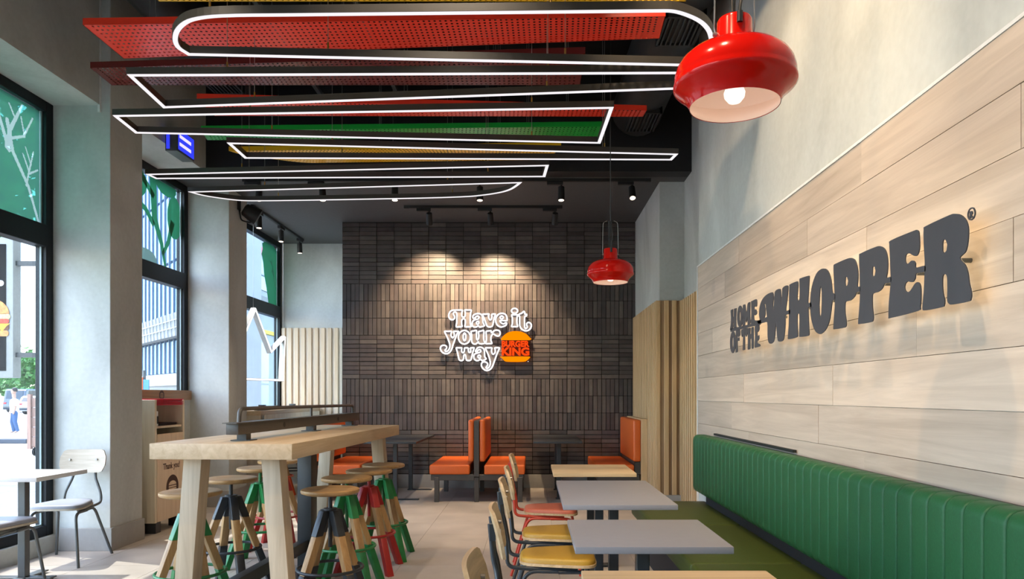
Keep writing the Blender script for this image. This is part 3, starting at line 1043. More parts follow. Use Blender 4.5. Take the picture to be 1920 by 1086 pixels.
# outlines of the sign letters in metres: (y, z) on the side wall, (x, z) on the brick wall
SIGN = [('H',[[(4.942,1.886),(4.895,1.888),(4.886,1.882),(4.886,1.837),(4.867,1.834),(4.864,1.88),(4.852,1.887),(4.814,1.885),(4.802,1.879),(4.814,1.829),(4.809,1.764),(4.791,1.753),(4.864,1.754),(4.87,1.796),(4.886,1.797),(4.886,1.754),(4.945,1.75),(4.958,1.758),(4.937,1.794),(4.933,1.842)]]),('O',[[(4.655,1.818),(4.66,1.792),(4.674,1.77),(4.696,1.755),(4.721,1.751),(4.747,1.756),(4.768,1.772),(4.783,1.796),(4.788,1.823),(4.783,1.85),(4.768,1.872),(4.747,1.887),(4.721,1.891),(4.696,1.884),(4.674,1.868),(4.66,1.845)],[(4.708,1.819),(4.71,1.798),(4.717,1.786),(4.725,1.787),(4.732,1.801),(4.734,1.822),(4.732,1.843),(4.725,1.855),(4.717,1.854),(4.71,1.84)]]),('M',[[(4.654,1.886),(4.619,1.886),(4.605,1.88),(4.586,1.836),(4.57,1.839),(4.553,1.883),(4.511,1.887),(4.5,1.879),(4.504,1.815),(4.5,1.752),(4.555,1.749),(4.559,1.801),(4.575,1.774),(4.591,1.767),(4.611,1.802),(4.613,1.751),(4.661,1.749),(4.668,1.792),(4.658,1.832)]]),('E',[[(4.482,1.886),(4.465,1.888),(4.389,1.889),(4.37,1.881),(4.364,1.861),(4.372,1.843),(4.395,1.843),(4.414,1.85),(4.42,1.841),(4.414,1.828),(4.389,1.827),(4.37,1.811),(4.372,1.796),(4.401,1.791),(4.42,1.801),(4.425,1.79),(4.418,1.765),(4.37,1.755),(4.37,1.745),(4.465,1.746),(4.484,1.754),(4.478,1.812)]]),('O',[[(4.821,1.662),(4.827,1.634),(4.841,1.609),(4.863,1.593),(4.889,1.587),(4.915,1.593),(4.938,1.609),(4.953,1.633),(4.958,1.663),(4.953,1.692),(4.938,1.716),(4.915,1.732),(4.889,1.737),(4.863,1.731),(4.841,1.715),(4.827,1.69)],[(4.875,1.661),(4.878,1.638),(4.885,1.625),(4.893,1.625),(4.9,1.64),(4.903,1.663),(4.9,1.686),(4.893,1.7),(4.885,1.699),(4.878,1.684)]]),('F',[[(4.814,1.733),(4.725,1.735),(4.721,1.696),(4.754,1.686),(4.768,1.696),(4.777,1.716),(4.781,1.68),(4.74,1.683),(4.74,1.66),(4.78,1.659),(4.774,1.592),(4.814,1.587),(4.824,1.595),(4.812,1.657)]]),('T',[[(4.689,1.729),(4.557,1.729),(4.557,1.699),(4.585,1.674),(4.602,1.686),(4.615,1.704),(4.612,1.601),(4.619,1.593),(4.658,1.592),(4.661,1.602),(4.651,1.699),(4.669,1.68),(4.686,1.689)]]),('H',[[(4.548,1.722),(4.504,1.725),(4.498,1.718),(4.503,1.686),(4.482,1.686),(4.479,1.722),(4.435,1.723),(4.433,1.688),(4.435,1.595),(4.471,1.592),(4.478,1.652),(4.5,1.652),(4.5,1.593),(4.553,1.59),(4.548,1.637)]]),('E',[[(4.407,1.723),(4.333,1.726),(4.323,1.717),(4.323,1.698),(4.345,1.684),(4.36,1.689),(4.358,1.658),(4.327,1.663),(4.323,1.644),(4.345,1.63),(4.358,1.636),(4.36,1.619),(4.315,1.608),(4.309,1.594),(4.405,1.592),(4.411,1.607),(4.402,1.666)]]),('bar',[[(4.953,1.758),(4.619,1.75),(4.372,1.745),(4.37,1.756),(4.285,1.752),(4.285,1.732),(4.315,1.724),(4.619,1.732),(4.945,1.737)]]),('W',[[(4.326,1.785),(4.319,1.824),(4.291,1.856),(4.243,1.878),(4.177,1.889),(4.106,1.89),(4.075,1.883),(4.067,1.857),(4.077,1.816),(4.071,1.782),(4.06,1.814),(4.053,1.863),(4.04,1.886),(4.007,1.892),(3.966,1.89),(3.949,1.878),(3.942,1.831),(3.938,1.779),(3.931,1.83),(3.926,1.874),(3.917,1.888),(3.879,1.893),(3.842,1.889),(3.834,1.874),(3.849,1.815),(3.868,1.757),(3.807,1.755),(3.807,1.732),(3.874,1.734),(3.878,1.687),(3.889,1.636),(3.905,1.603),(3.942,1.596),(3.989,1.601),(4.004,1.623),(4.016,1.667),(4.026,1.713),(4.035,1.669),(4.048,1.627),(4.069,1.602),(4.119,1.596),(4.153,1.609),(4.169,1.647),(4.174,1.725),(4.243,1.73),(4.34,1.733),(4.354,1.754),(4.312,1.751)],[(4.226,1.841),(4.203,1.834),(4.193,1.796),(4.181,1.757),(4.227,1.757),(4.208,1.776),(4.21,1.811)]]),('H',[[(3.818,1.877),(3.805,1.89),(3.722,1.891),(3.696,1.887),(3.69,1.869),(3.701,1.819),(3.701,1.799),(3.687,1.786),(3.673,1.795),(3.669,1.827),(3.673,1.89),(3.659,1.898),(3.559,1.894),(3.541,1.887),(3.544,1.866),(3.554,1.798),(3.557,1.758),(3.515,1.756),(3.515,1.733),(3.554,1.736),(3.554,1.696),(3.547,1.632),(3.543,1.607),(3.559,1.595),(3.66,1.598),(3.676,1.608),(3.673,1.657),(3.673,1.71),(3.687,1.72),(3.701,1.713),(3.701,1.66),(3.696,1.613),(3.713,1.6),(3.824,1.599),(3.839,1.612),(3.826,1.672),(3.822,1.767)]]),('O',[[(3.53,1.763),(3.518,1.818),(3.486,1.863),(3.44,1.893),(3.376,1.898),(3.321,1.878),(3.285,1.831),(3.27,1.77),(3.24,1.759),(3.24,1.731),(3.271,1.732),(3.295,1.656),(3.335,1.612),(3.387,1.593),(3.424,1.593),(3.471,1.613),(3.51,1.66),(3.528,1.712)],[(3.399,1.82),(3.39,1.787),(3.39,1.739),(3.394,1.691),(3.405,1.669),(3.417,1.687),(3.421,1.731),(3.415,1.779),(3.408,1.811)]]),('P',[[(3.258,1.889),(3.237,1.895),(3.113,1.895),(3.069,1.888),(3.039,1.872),(3.018,1.836),(3.013,1.798),(3.019,1.758),(2.991,1.755),(2.991,1.734),(3.023,1.736),(3.045,1.72),(3.082,1.709),(3.132,1.709),(3.138,1.695),(3.137,1.661),(3.125,1.621),(3.128,1.601),(3.144,1.597),(3.243,1.599),(3.26,1.607),(3.251,1.663),(3.243,1.72),(3.251,1.808)],[(3.132,1.82),(3.116,1.813),(3.106,1.796),(3.113,1.78),(3.132,1.774),(3.137,1.796)]]),('P',[[(3.003,1.883),(2.986,1.893),(2.864,1.893),(2.822,1.888),(2.786,1.87),(2.767,1.841),(2.761,1.805),(2.766,1.772),(2.771,1.755),(2.735,1.753),(2.735,1.732),(2.783,1.735),(2.806,1.718),(2.837,1.71),(2.88,1.709),(2.887,1.694),(2.885,1.653),(2.877,1.621),(2.88,1.603),(2.896,1.596),(2.995,1.598),(3.012,1.605),(3.003,1.656),(2.995,1.72),(2.998,1.806)],[(2.88,1.82),(2.866,1.814),(2.859,1.798),(2.864,1.781),(2.88,1.776),(2.887,1.787),(2.885,1.813)]]),('E',[[(2.749,1.881),(2.735,1.893),(2.576,1.892),(2.552,1.889),(2.539,1.876),(2.535,1.828),(2.543,1.805),(2.557,1.798),(2.576,1.803),(2.593,1.812),(2.607,1.817),(2.624,1.817),(2.631,1.807),(2.63,1.791),(2.62,1.781),(2.606,1.782),(2.591,1.787),(2.572,1.783),(2.562,1.772),(2.558,1.756),(2.498,1.753),(2.498,1.732),(2.558,1.735),(2.564,1.719),(2.578,1.709),(2.597,1.711),(2.614,1.716),(2.631,1.71),(2.636,1.695),(2.625,1.681),(2.604,1.677),(2.585,1.687),(2.564,1.701),(2.544,1.702),(2.529,1.687),(2.526,1.652),(2.531,1.614),(2.548,1.6),(2.735,1.596),(2.756,1.602),(2.752,1.66),(2.739,1.729),(2.742,1.795),(2.746,1.848)]]),('R',[[(2.508,1.881),(2.494,1.89),(2.356,1.893),(2.322,1.889),(2.292,1.878),(2.266,1.857),(2.253,1.831),(2.252,1.8),(2.258,1.77),(2.269,1.753),(2.295,1.743),(2.292,1.733),(2.269,1.714),(2.255,1.688),(2.247,1.652),(2.236,1.619),(2.239,1.601),(2.253,1.595),(2.336,1.596),(2.356,1.601),(2.366,1.614),(2.365,1.646),(2.367,1.691),(2.379,1.703),(2.391,1.699),(2.394,1.675),(2.39,1.641),(2.381,1.616),(2.384,1.6),(2.399,1.595),(2.496,1.596),(2.516,1.603),(2.513,1.629),(2.507,1.667),(2.502,1.735),(2.502,1.778),(2.508,1.831)],[(2.384,1.82),(2.374,1.815),(2.365,1.798),(2.37,1.779),(2.384,1.773),(2.393,1.782),(2.393,1.806),(2.39,1.817)]]),('ring',[[(2.216,1.866),(2.217,1.86),(2.22,1.855),(2.224,1.85),(2.23,1.848),(2.236,1.847),(2.243,1.849),(2.249,1.852),(2.253,1.857),(2.256,1.862),(2.257,1.869),(2.256,1.875),(2.253,1.88),(2.249,1.884),(2.243,1.887),(2.236,1.887),(2.23,1.886),(2.224,1.883),(2.22,1.878),(2.217,1.872)],[(2.221,1.866),(2.222,1.861),(2.224,1.857),(2.227,1.854),(2.232,1.852),(2.236,1.851),(2.241,1.852),(2.246,1.855),(2.249,1.859),(2.251,1.863),(2.252,1.868),(2.251,1.873),(2.249,1.878),(2.246,1.881),(2.241,1.883),(2.236,1.883),(2.232,1.882),(2.227,1.88),(2.224,1.876),(2.222,1.871)]]),('r',[[(2.245,1.876),(2.235,1.876),(2.23,1.871),(2.231,1.865),(2.235,1.863),(2.227,1.853),(2.233,1.854),(2.238,1.863),(2.239,1.854),(2.245,1.855)]])]
NEON = [('H',[[(-1.099,2.479),(-1.132,2.461),(-1.15,2.428),(-1.154,2.399),(-1.144,2.367),(-1.123,2.35),(-1.099,2.346),(-1.076,2.362),(-1.07,2.387),(-1.08,2.408),(-1.089,2.428),(-1.082,2.448),(-1.062,2.457),(-1.046,2.44),(-1.039,2.412),(-1.041,2.362),(-1.043,2.305),(-1.05,2.248),(-1.009,2.248),(-0.968,2.252),(-0.972,2.281),(-0.974,2.33),(-0.964,2.354),(-0.947,2.362),(-0.931,2.354),(-0.923,2.33),(-0.925,2.281),(-0.929,2.25),(-0.882,2.248),(-0.841,2.254),(-0.851,2.285),(-0.855,2.338),(-0.853,2.403),(-0.845,2.453),(-0.841,2.483),(-0.882,2.483),(-0.931,2.483),(-0.925,2.453),(-0.925,2.412),(-0.931,2.391),(-0.949,2.383),(-0.966,2.391),(-0.972,2.412),(-0.97,2.448),(-0.964,2.481),(-1.025,2.483)]]),('a',[[(-0.82,2.391),(-0.808,2.412),(-0.779,2.428),(-0.747,2.434),(-0.71,2.426),(-0.689,2.403),(-0.681,2.362),(-0.675,2.305),(-0.657,2.264),(-0.689,2.252),(-0.726,2.246),(-0.743,2.264),(-0.767,2.248),(-0.8,2.246),(-0.824,2.264),(-0.829,2.297),(-0.816,2.33),(-0.784,2.35),(-0.747,2.358),(-0.732,2.383),(-0.747,2.399),(-0.771,2.391),(-0.792,2.367),(-0.816,2.371)],[(-0.755,2.322),(-0.738,2.326),(-0.734,2.305),(-0.747,2.285),(-0.765,2.289),(-0.769,2.309)]]),('v',[[(-0.684,2.424),(-0.637,2.426),(-0.591,2.426),(-0.6,2.408),(-0.596,2.371),(-0.577,2.344),(-0.561,2.358),(-0.555,2.391),(-0.553,2.424),(-0.503,2.426),(-0.514,2.395),(-0.526,2.346),(-0.536,2.297),(-0.548,2.26),(-0.583,2.246),(-0.616,2.256),(-0.637,2.297),(-0.657,2.354),(-0.673,2.391)]]),('e',[[(-0.344,2.334),(-0.342,2.371),(-0.358,2.412),(-0.387,2.432),(-0.422,2.436),(-0.46,2.424),(-0.489,2.391),(-0.501,2.346),(-0.493,2.297),(-0.469,2.264),(-0.432,2.246),(-0.391,2.254),(-0.358,2.272),(-0.348,2.301),(-0.362,2.305),(-0.391,2.291),(-0.42,2.301),(-0.44,2.322),(-0.436,2.336),(-0.391,2.334)],[(-0.397,2.379),(-0.401,2.367),(-0.411,2.359),(-0.424,2.359),(-0.434,2.367),(-0.438,2.379),(-0.434,2.391),(-0.424,2.398),(-0.411,2.398),(-0.401,2.391)]]),('i',[[(-0.28,2.414),(-0.241,2.418),(-0.196,2.414),(-0.203,2.383),(-0.207,2.338),(-0.205,2.297),(-0.196,2.252),(-0.239,2.25),(-0.282,2.254),(-0.27,2.289),(-0.268,2.338),(-0.272,2.383)]]),('dot',[[(-0.196,2.471),(-0.201,2.456),(-0.213,2.444),(-0.23,2.437),(-0.249,2.437),(-0.266,2.444),(-0.278,2.456),(-0.282,2.471),(-0.278,2.486),(-0.266,2.498),(-0.249,2.505),(-0.23,2.505),(-0.213,2.498),(-0.201,2.486)]]),('t',[[(-0.174,2.424),(-0.137,2.44),(-0.108,2.465),(-0.096,2.444),(-0.094,2.424),(-0.069,2.422),(-0.074,2.399),(-0.094,2.395),(-0.1,2.362),(-0.1,2.301),(-0.098,2.248),(-0.084,2.223),(-0.063,2.24),(-0.067,2.264),(-0.072,2.285),(-0.059,2.305),(-0.035,2.309),(-0.01,2.289),(-0.006,2.256),(-0.022,2.219),(-0.055,2.197),(-0.096,2.195),(-0.137,2.215),(-0.162,2.252),(-0.168,2.305),(-0.168,2.362),(-0.17,2.399),(-0.186,2.403)]]),('y',[[(-1.212,2.187),(-1.168,2.187),(-1.112,2.187),(-1.119,2.16),(-1.122,2.132),(-1.112,2.106),(-1.096,2.098),(-1.08,2.118),(-1.078,2.15),(-1.085,2.187),(-1.034,2.187),(-1.015,2.183),(-1.038,2.15),(-1.057,2.099),(-1.075,2.048),(-1.094,1.998),(-1.108,1.947),(-1.131,1.905),(-1.168,1.877),(-1.21,1.877),(-1.247,1.9),(-1.268,1.937),(-1.263,1.974),(-1.238,1.991),(-1.205,1.991),(-1.182,1.97),(-1.187,1.942),(-1.203,1.928),(-1.196,1.905),(-1.168,1.914),(-1.15,1.937),(-1.138,1.974),(-1.143,2.021),(-1.163,2.076),(-1.187,2.132)]]),('o',[[(-0.853,2.104),(-0.857,2.075),(-0.869,2.048),(-0.887,2.027),(-0.911,2.014),(-0.936,2.009),(-0.962,2.014),(-0.985,2.027),(-1.004,2.048),(-1.016,2.075),(-1.02,2.104),(-1.016,2.133),(-1.004,2.16),(-0.985,2.181),(-0.962,2.194),(-0.936,2.199),(-0.911,2.194),(-0.887,2.181),(-0.869,2.16),(-0.857,2.133)],[(-0.917,2.109),(-0.918,2.086),(-0.923,2.067),(-0.93,2.057),(-0.938,2.057),(-0.945,2.067),(-0.95,2.086),(-0.952,2.109),(-0.95,2.132),(-0.945,2.15),(-0.938,2.161),(-0.93,2.161),(-0.923,2.15),(-0.918,2.132)]]),('u',[[(-0.844,2.185),(-0.807,2.192),(-0.767,2.199),(-0.767,2.155),(-0.767,2.095),(-0.756,2.067),(-0.74,2.086),(-0.735,2.132),(-0.74,2.183),(-0.705,2.19),(-0.666,2.197),(-0.666,2.132),(-0.666,2.072),(-0.654,2.021),(-0.691,2.011),(-0.733,2.018),(-0.744,2.044),(-0.765,2.016),(-0.798,2.009),(-0.825,2.025),(-0.835,2.062),(-0.835,2.132)]]),('r',[[(-0.635,2.185),(-0.598,2.192),(-0.564,2.194),(-0.561,2.167),(-0.543,2.171),(-0.52,2.197),(-0.483,2.204),(-0.45,2.192),(-0.439,2.16),(-0.45,2.127),(-0.478,2.12),(-0.506,2.132),(-0.529,2.148),(-0.552,2.136),(-0.566,2.104),(-0.566,2.058),(-0.554,2.016),(-0.594,2.014),(-0.64,2.016),(-0.631,2.058),(-0.631,2.123)]]),('w',[[(-1.049,1.958),(-1.008,1.958),(-0.971,1.956),(-0.974,1.93),(-0.969,1.895),(-0.946,1.891),(-0.936,1.922),(-0.934,1.954),(-0.901,1.958),(-0.881,1.95),(-0.881,1.922),(-0.871,1.893),(-0.85,1.897),(-0.848,1.93),(-0.851,1.956),(-0.799,1.958),(-0.811,1.922),(-0.824,1.868),(-0.836,1.819),(-0.848,1.786),(-0.877,1.78),(-0.906,1.786),(-0.914,1.819),(-0.922,1.856),(-0.934,1.864),(-0.944,1.848),(-0.946,1.811),(-0.959,1.784),(-0.987,1.78),(-1.008,1.791),(-1.018,1.827),(-1.03,1.885),(-1.043,1.93)]]),('a',[[(-0.783,1.909),(-0.77,1.934),(-0.75,1.958),(-0.717,1.967),(-0.684,1.956),(-0.662,1.934),(-0.656,1.885),(-0.652,1.831),(-0.633,1.803),(-0.66,1.786),(-0.693,1.78),(-0.713,1.799),(-0.738,1.782),(-0.77,1.78),(-0.799,1.803),(-0.805,1.84),(-0.791,1.872),(-0.754,1.885),(-0.717,1.897),(-0.709,1.917),(-0.725,1.934),(-0.75,1.917),(-0.762,1.897)],[(-0.711,1.836),(-0.715,1.824),(-0.724,1.816),(-0.735,1.816),(-0.744,1.824),(-0.748,1.836),(-0.744,1.848),(-0.735,1.855),(-0.724,1.855),(-0.715,1.848)]]),('y',[[(-0.641,1.958),(-0.598,1.958),(-0.553,1.956),(-0.558,1.926),(-0.553,1.885),(-0.533,1.868),(-0.512,1.889),(-0.508,1.926),(-0.515,1.956),(-0.476,1.96),(-0.447,1.954),(-0.463,1.917),(-0.484,1.868),(-0.504,1.811),(-0.525,1.754),(-0.545,1.7),(-0.574,1.66),(-0.615,1.641),(-0.656,1.651),(-0.689,1.684),(-0.701,1.721),(-0.689,1.754),(-0.66,1.762),(-0.627,1.754),(-0.611,1.725),(-0.623,1.7),(-0.635,1.68),(-0.619,1.668),(-0.594,1.688),(-0.578,1.725),(-0.578,1.77),(-0.59,1.819),(-0.611,1.877),(-0.631,1.922)]])]
BUNS = [[(-0.418,2.066),(-0.415,2.095),(-0.387,2.129),(-0.334,2.167),(-0.267,2.186),(-0.2,2.188),(-0.133,2.176),(-0.076,2.148),(-0.038,2.109),(-0.033,2.066)],[(-0.418,1.835),(-0.033,1.835),(-0.038,1.808),(-0.066,1.785),(-0.114,1.765),(-0.344,1.765),(-0.391,1.789),(-0.415,1.818)]]
# ------------------------------------------------------------------ high communal table with its socket rail
HT = (-1.543, 4.84, 0.0)
HR = -0.049
ht = thing('high_table', 'long chunky oak high table with splayed legs and a dark steel post', 'table', HT, HR)
L2, W2, HTZ = 1.17, 0.375, 1.05
MB().box(-W2, W2, -L2, L2, HTZ - 0.082, HTZ).build('tabletop', M['oak'], ht, bevel=0.003, local=True)
for sx in (-1, 1):
    for y in (-1.0, 1.115):
        xt, xb = sx * 0.21, sx * 0.285
        w, d = 0.049, 0.05
        MB().hexa([(xb - w, y - d, 0), (xb + w, y - d, 0), (xb + w, y + d, 0), (xb - w, y + d, 0)],
                  [(xt - w, y - d, HTZ - 0.083), (xt + w, y - d, HTZ - 0.083), (xt + w, y + d, HTZ - 0.083), (xt - w, y + d, HTZ - 0.083)]).build('leg', M['oak_leg'], ht, bevel=0.004, local=True)
MB().box(-0.13, -0.03, 0.22, 0.34, 0.0, HTZ - 0.083).build('steel_post', M['steel'], ht, bevel=0.003, local=True)
MB().box(-0.20, 0.04, 0.10, 0.46, 0.0, 0.012).build('post_foot', M['steel'], ht, local=True)
MB().box(-0.11, -0.05, -0.95, 0.22, 0.20, 0.275).build('foot_rail', M['steel'], ht, bevel=0.003, local=True)
MB().box(-0.235, 0.235, -1.03, -0.955, 0.205, 0.27).build('foot_rail', M['steel'], ht, bevel=0.003, local=True)

rl = thing('socket_rail', 'bronze steel power rail with tube handle on the long oak table', 'power rail', (HT[0], HT[1], HTZ), HR)
MB().box(-0.034, 0.034, -1.04, 1.18, 0.038, 0.098).build('rail_box', M['steel_brown'], rl, bevel=0.003, local=True)
MB().box(-0.040, 0.040, -1.07, 1.18, 0.098, 0.103).build('rail_lid', M['steel_brown'], rl, local=True)
for y in (-0.90, 0.14, 1.02):
    p = MB().box(-0.026, 0.026, y - 0.03, y + 0.03, 0.0, 0.038).build('rail_post', M['steel'], rl, local=True)
    MB().box(-0.055, 0.055, y - 0.045, y + 0.045, 0.0005, 0.005).build('flange', M['steel'], p, local=True)
hp = fillet([(0.0, -0.96, 0.10), (0.0, -0.95, 0.175), (0.0, 1.10, 0.165), (0.0, 1.11, 0.10)], 0.05, 6)
MB().tube(hp, 0.0115, 10).build('tube_handle', M['steel_brown'], rl, smooth=True, local=True)
MB().tube([(0, 0.14, 0.10), (0, 0.14, 0.17)], 0.009, 8).build('handle_stay', M['steel_brown'], rl, smooth=True, local=True)
for y in (-0.42, 0.62):
    MB().cyl((0.033, y, 0.068), (0.0355, y, 0.068), 0.016, 16).build('socket', M['cable'], rl, local=True)


# ------------------------------------------------------------------ stools
def make_stool(label, group, loc, rot):
    t = thing('bar_stool', label, 'stool', loc, rot, group)
    r = 0.17
    MB().lathe([(0.0, 0.716), (r - 0.02, 0.716), (r - 0.004, 0.722), (r, 0.730), (r - 0.002, 0.742), (r - 0.012, 0.746), (0.11, 0.740), (0.0, 0.737)], 36).build('seat', M['seat_wood'], t, smooth=True, angle=50, local=True)
    MB().cyl((0, 0, 0.40), (0, 0, 0.716), 0.0125, 10).build('screw_rod', M['paint_black'], t, smooth=True, local=True)
    MB().lathe([(0.0, 0.618), (0.040, 0.618), (0.040, 0.630), (0.0, 0.630)], 16).build('collar', M['paint_black'], t, local=True)

    def leg_seg(a, za, zb, g=0.0):
        c, s = math.cos(a), math.sin(a)
        out = []
        for zz in (za, zb):
            rr = 0.034 + (0.629 - zz) * 0.375
            w = 0.0235 + g
            d = 0.020 + 0.004 * (zz / 0.63) + g
            out.append([(c * (rr + i * d) - s * j * w, s * (rr + i * d) + c * j * w, zz) for i, j in ((-1, -1), (1, -1), (1, 1), (-1, 1))])
        return MB().hexa(out[0], out[1])

    for k in range(4):
        a = PI / 4 + k * PI / 2
        lg = leg_seg(a, 0.262, 0.476).build('leg', M['stool_wood'], t, bevel=0.002, seg=1, local=True)
        leg_seg(a, 0.476, 0.62, 0.0015).build('painted_head', M['paint_black'], lg, bevel=0.002, seg=1, local=True)
        leg_seg(a, 0.0, 0.262, 0.0015).build('painted_foot', M['paint_black'], lg, bevel=0.002, seg=1, local=True)
    ring = [(0.188 * math.cos(2 * PI * k / 32), 0.188 * math.sin(2 * PI * k / 32), 0.275) for k in range(32)]
    MB().tube(ring, 0.0095, 8, closed=True).build('foot_ring', M['paint_black'], t, smooth=True, local=True)
    return t


BLK = M['paint_black'].name
GR = {BLK: M['paint_green']}
RD = {BLK: M['paint_red']}
OR = {BLK: M['paint_orange']}
gs = 'bar stools around the high table'
st = make_stool('black legged wooden bar stool nearest the camera on the aisle side of the high table', gs, (-1.195, 4.24, 0), 0.10)
dup(st, (-1.255, 4.85, 0), 0.02, 'green legged bar stool between the black and the red stool on the aisle side', gs, GR)
dup(st, (-1.21, 5.315, 0), 0.0, 'red legged bar stool on the aisle side of the high table', gs, RD)
dup(st, (-1.193, 5.75, 0), 0.0, 'green legged bar stool at the far aisle corner of the high table', gs, GR)
dup(st, (-1.975, 4.14, 0), 0.08, 'green legged bar stool behind the near left leg of the high table', gs, GR)
dup(st, (-2.02, 4.80, 0), -0.10, 'black legged bar stool on the window side of the high table', gs)
dup(st, (-2.09, 5.50, 0), 0.05, 'green legged bar stool on the window side, behind the black one', gs, GR)
dup(st, (-2.16, 6.10, 0), 0.0, 'red legged bar stool mostly hidden at the far window side of the high table', gs, RD)
gw = 'bar stools at the window counter'
dup(st, (-3.22, 9.05, 0), 0.3, 'orange legged bar stool at the window counter behind the high table', gw, OR)
dup(st, (-3.30, 9.85, 0), 0.2, 'dark legged bar stool at the window counter beside the orange one', gw)

# ------------------------------------------------------------------ window counter
wc = thing('window_counter', 'pale wooden bar counter under the far window by the crown sign', 'counter', (-3.62, 10.0, 0))
MB().box(-3.96, -3.36, 8.86, 11.36, 1.045, 1.105).build('countertop', M['oak'], wc, bevel=0.004)
MB().box(-3.93, -3.42, 9.02, 9.08, 0.0, 1.045).build('end_panel', M['slat_pale'], wc)
MB().box(-3.93, -3.42, 11.20, 11.26, 0.0, 1.045).build('end_panel', M['slat_pale'], wc)
MB().box(-3.37, -3.358, 9.0, 11.3, 0.97, 1.05).build('apron', M['slat_pale'], wc)
sr = thing('socket_strip', 'grey metal socket strip on the window counter', 'power strip', (-3.45, 9.7, 1.105))
MB().box(-3.48, -3.42, 8.95, 10.45, 1.1055, 1.15).build('strip_body', M['steel_grey'], sr, bevel=0.003)
for y in (9.15, 10.3):
    MB().box(-3.49, -3.41, y - 0.03, y + 0.03, 1.15, 1.175).build('strip_clamp', M['steel_grey'], sr, bevel=0.003)


# ------------------------------------------------------------------ plywood chairs
def make_chair(label, group, loc, rot, pad, tube, ply):
    t = thing('dining_chair', label, 'chair', loc, rot, group)
    W, D = 0.40, 0.40

    def outline(w, d, n=40):
        out = []
        for k in range(n):
            a = 2 * PI * k / n
            c, s = math.cos(a), math.sin(a)
            e = 0.42
            x = math.copysign(abs(c) ** e, c) * w / 2
            y = math.copysign(abs(s) ** e, s) * d / 2
            x *= 0.87 + 0.40 * (y / d)
            out.append((x, y))
        return out

    MB().prism([outline(W, D)], lambda u, v, w: (u, v, 0.428 + w), 0.014).build('seat', ply, t, smooth=True, angle=40, local=True)
    vs, fs = [], []
    o1 = outline(W - 0.012, D - 0.012)
    rings = [(1.0, 0.4425), (1.0, 0.458), (0.97, 0.466), (0.90, 0.470), (0.55, 0.471), (0.0, 0.471)]
    n = len(o1)
    for s, zz in rings:
        vs += [(u * s, v * s, zz) for u, v in o1]
    for i in range(len(rings) - 1):
        for k in range(n):
            l = (k + 1) % n
            fs.append([i * n + k, i * n + l, (i + 1) * n + l, (i + 1) * n + k])
    fs.append(list(range(n))[::-1])
    MB().add(vs, fs).build('seat_pad', pad, t, smooth=True, angle=60, local=True)
    # curved backrest
    m = 17
    vs, fs = [], []
    for i in range(m):
        u = -1 + 2 * i / (m - 1)
        e = max(0.0, (abs(u) - 0.72) / 0.28)
        hh = 0.0925 - 0.06 * (1 - math.sqrt(max(0.0, 1 - e * e)))
        x = u * 0.176
        yc = -0.262 + 0.020 * (u * u)
        for side in (-0.0065, 0.0065):
            for zz in (-1, -0.5, 0.5, 1):
                z1 = 0.762 + zz * hh
                lean = -(z1 - 0.67) * 0.24
                vs.append((x, yc + lean + side, z1))
    for i in range(m - 1):
        a, b = i * 8, (i + 1) * 8
        for k in range(3):
            fs.append([a + k, a + k + 1, b + k + 1, b + k])
            fs.append([a + 4 + k, b + 4 + k, b + 5 + k, a + 5 + k])
        fs.append([a + 3, a + 7, b + 7, b + 3])
        fs.append([a, b, b + 4, a + 4])
    for a in (0, (m - 1) * 8):
        fs.append([a, a + 4, a + 5, a + 1])
        fs.append([a + 1, a + 5, a + 6, a + 2])
        fs.append([a + 2, a + 6, a + 7, a + 3])
    bk = MB().add(vs, fs).build('backrest', ply, t, smooth=True, angle=50, local=True)
    for s in (-1, 1):
        MB().cyl((s * 0.103, -0.284, 0.775), (s * 0.103, -0.262, 0.775), 0.008, 10).build('rivet', M['wire'], bk, smooth=True, local=True)
    r = 0.0105
    fr = MB()
    for s in (-1, 1):
        p = fillet([(s * 0.085, -0.305, 0.80), (s * 0.083, -0.292, 0.66), (s * 0.090, -0.280, 0.62), (s * 0.140, -0.262, 0.50), (s * 0.142, -0.258, 0.425), (s * 0.138, -0.15, 0.414), (s * 0.145, 0.10, 0.414)], 0.05, 5)
        fr.tube(p, r, 10)
        fr.box(s * 0.085 - 0.012, s * 0.085 + 0.012, -0.306, -0.283, 0.735, 0.80)
    fr.tube([(-0.142, -0.02, 0.412), (0.142, -0.02, 0.412)], 0.008, 8)
    fr.build('back_frame', tube, t, smooth=True, angle=50, local=True)
    for s in (-1, 1):
        p = fillet([(s * 0.215, -0.285, 0.0), (s * 0.135, -0.165, 0.402), (s * 0.150, 0.0, 0.402)], 0.06, 6)
        MB().tube(p, r, 10).build('leg', tube, t, smooth=True, angle=50, local=True)
        p = fillet([(s * 0.205, 0.215, 0.0), (s * 0.160, 0.165, 0.402), (s * 0.160, 0.0, 0.402)], 0.06, 6)
        MB().tube(p, r, 10).build('leg', tube, t, smooth=True, angle=50, local=True)
    return t


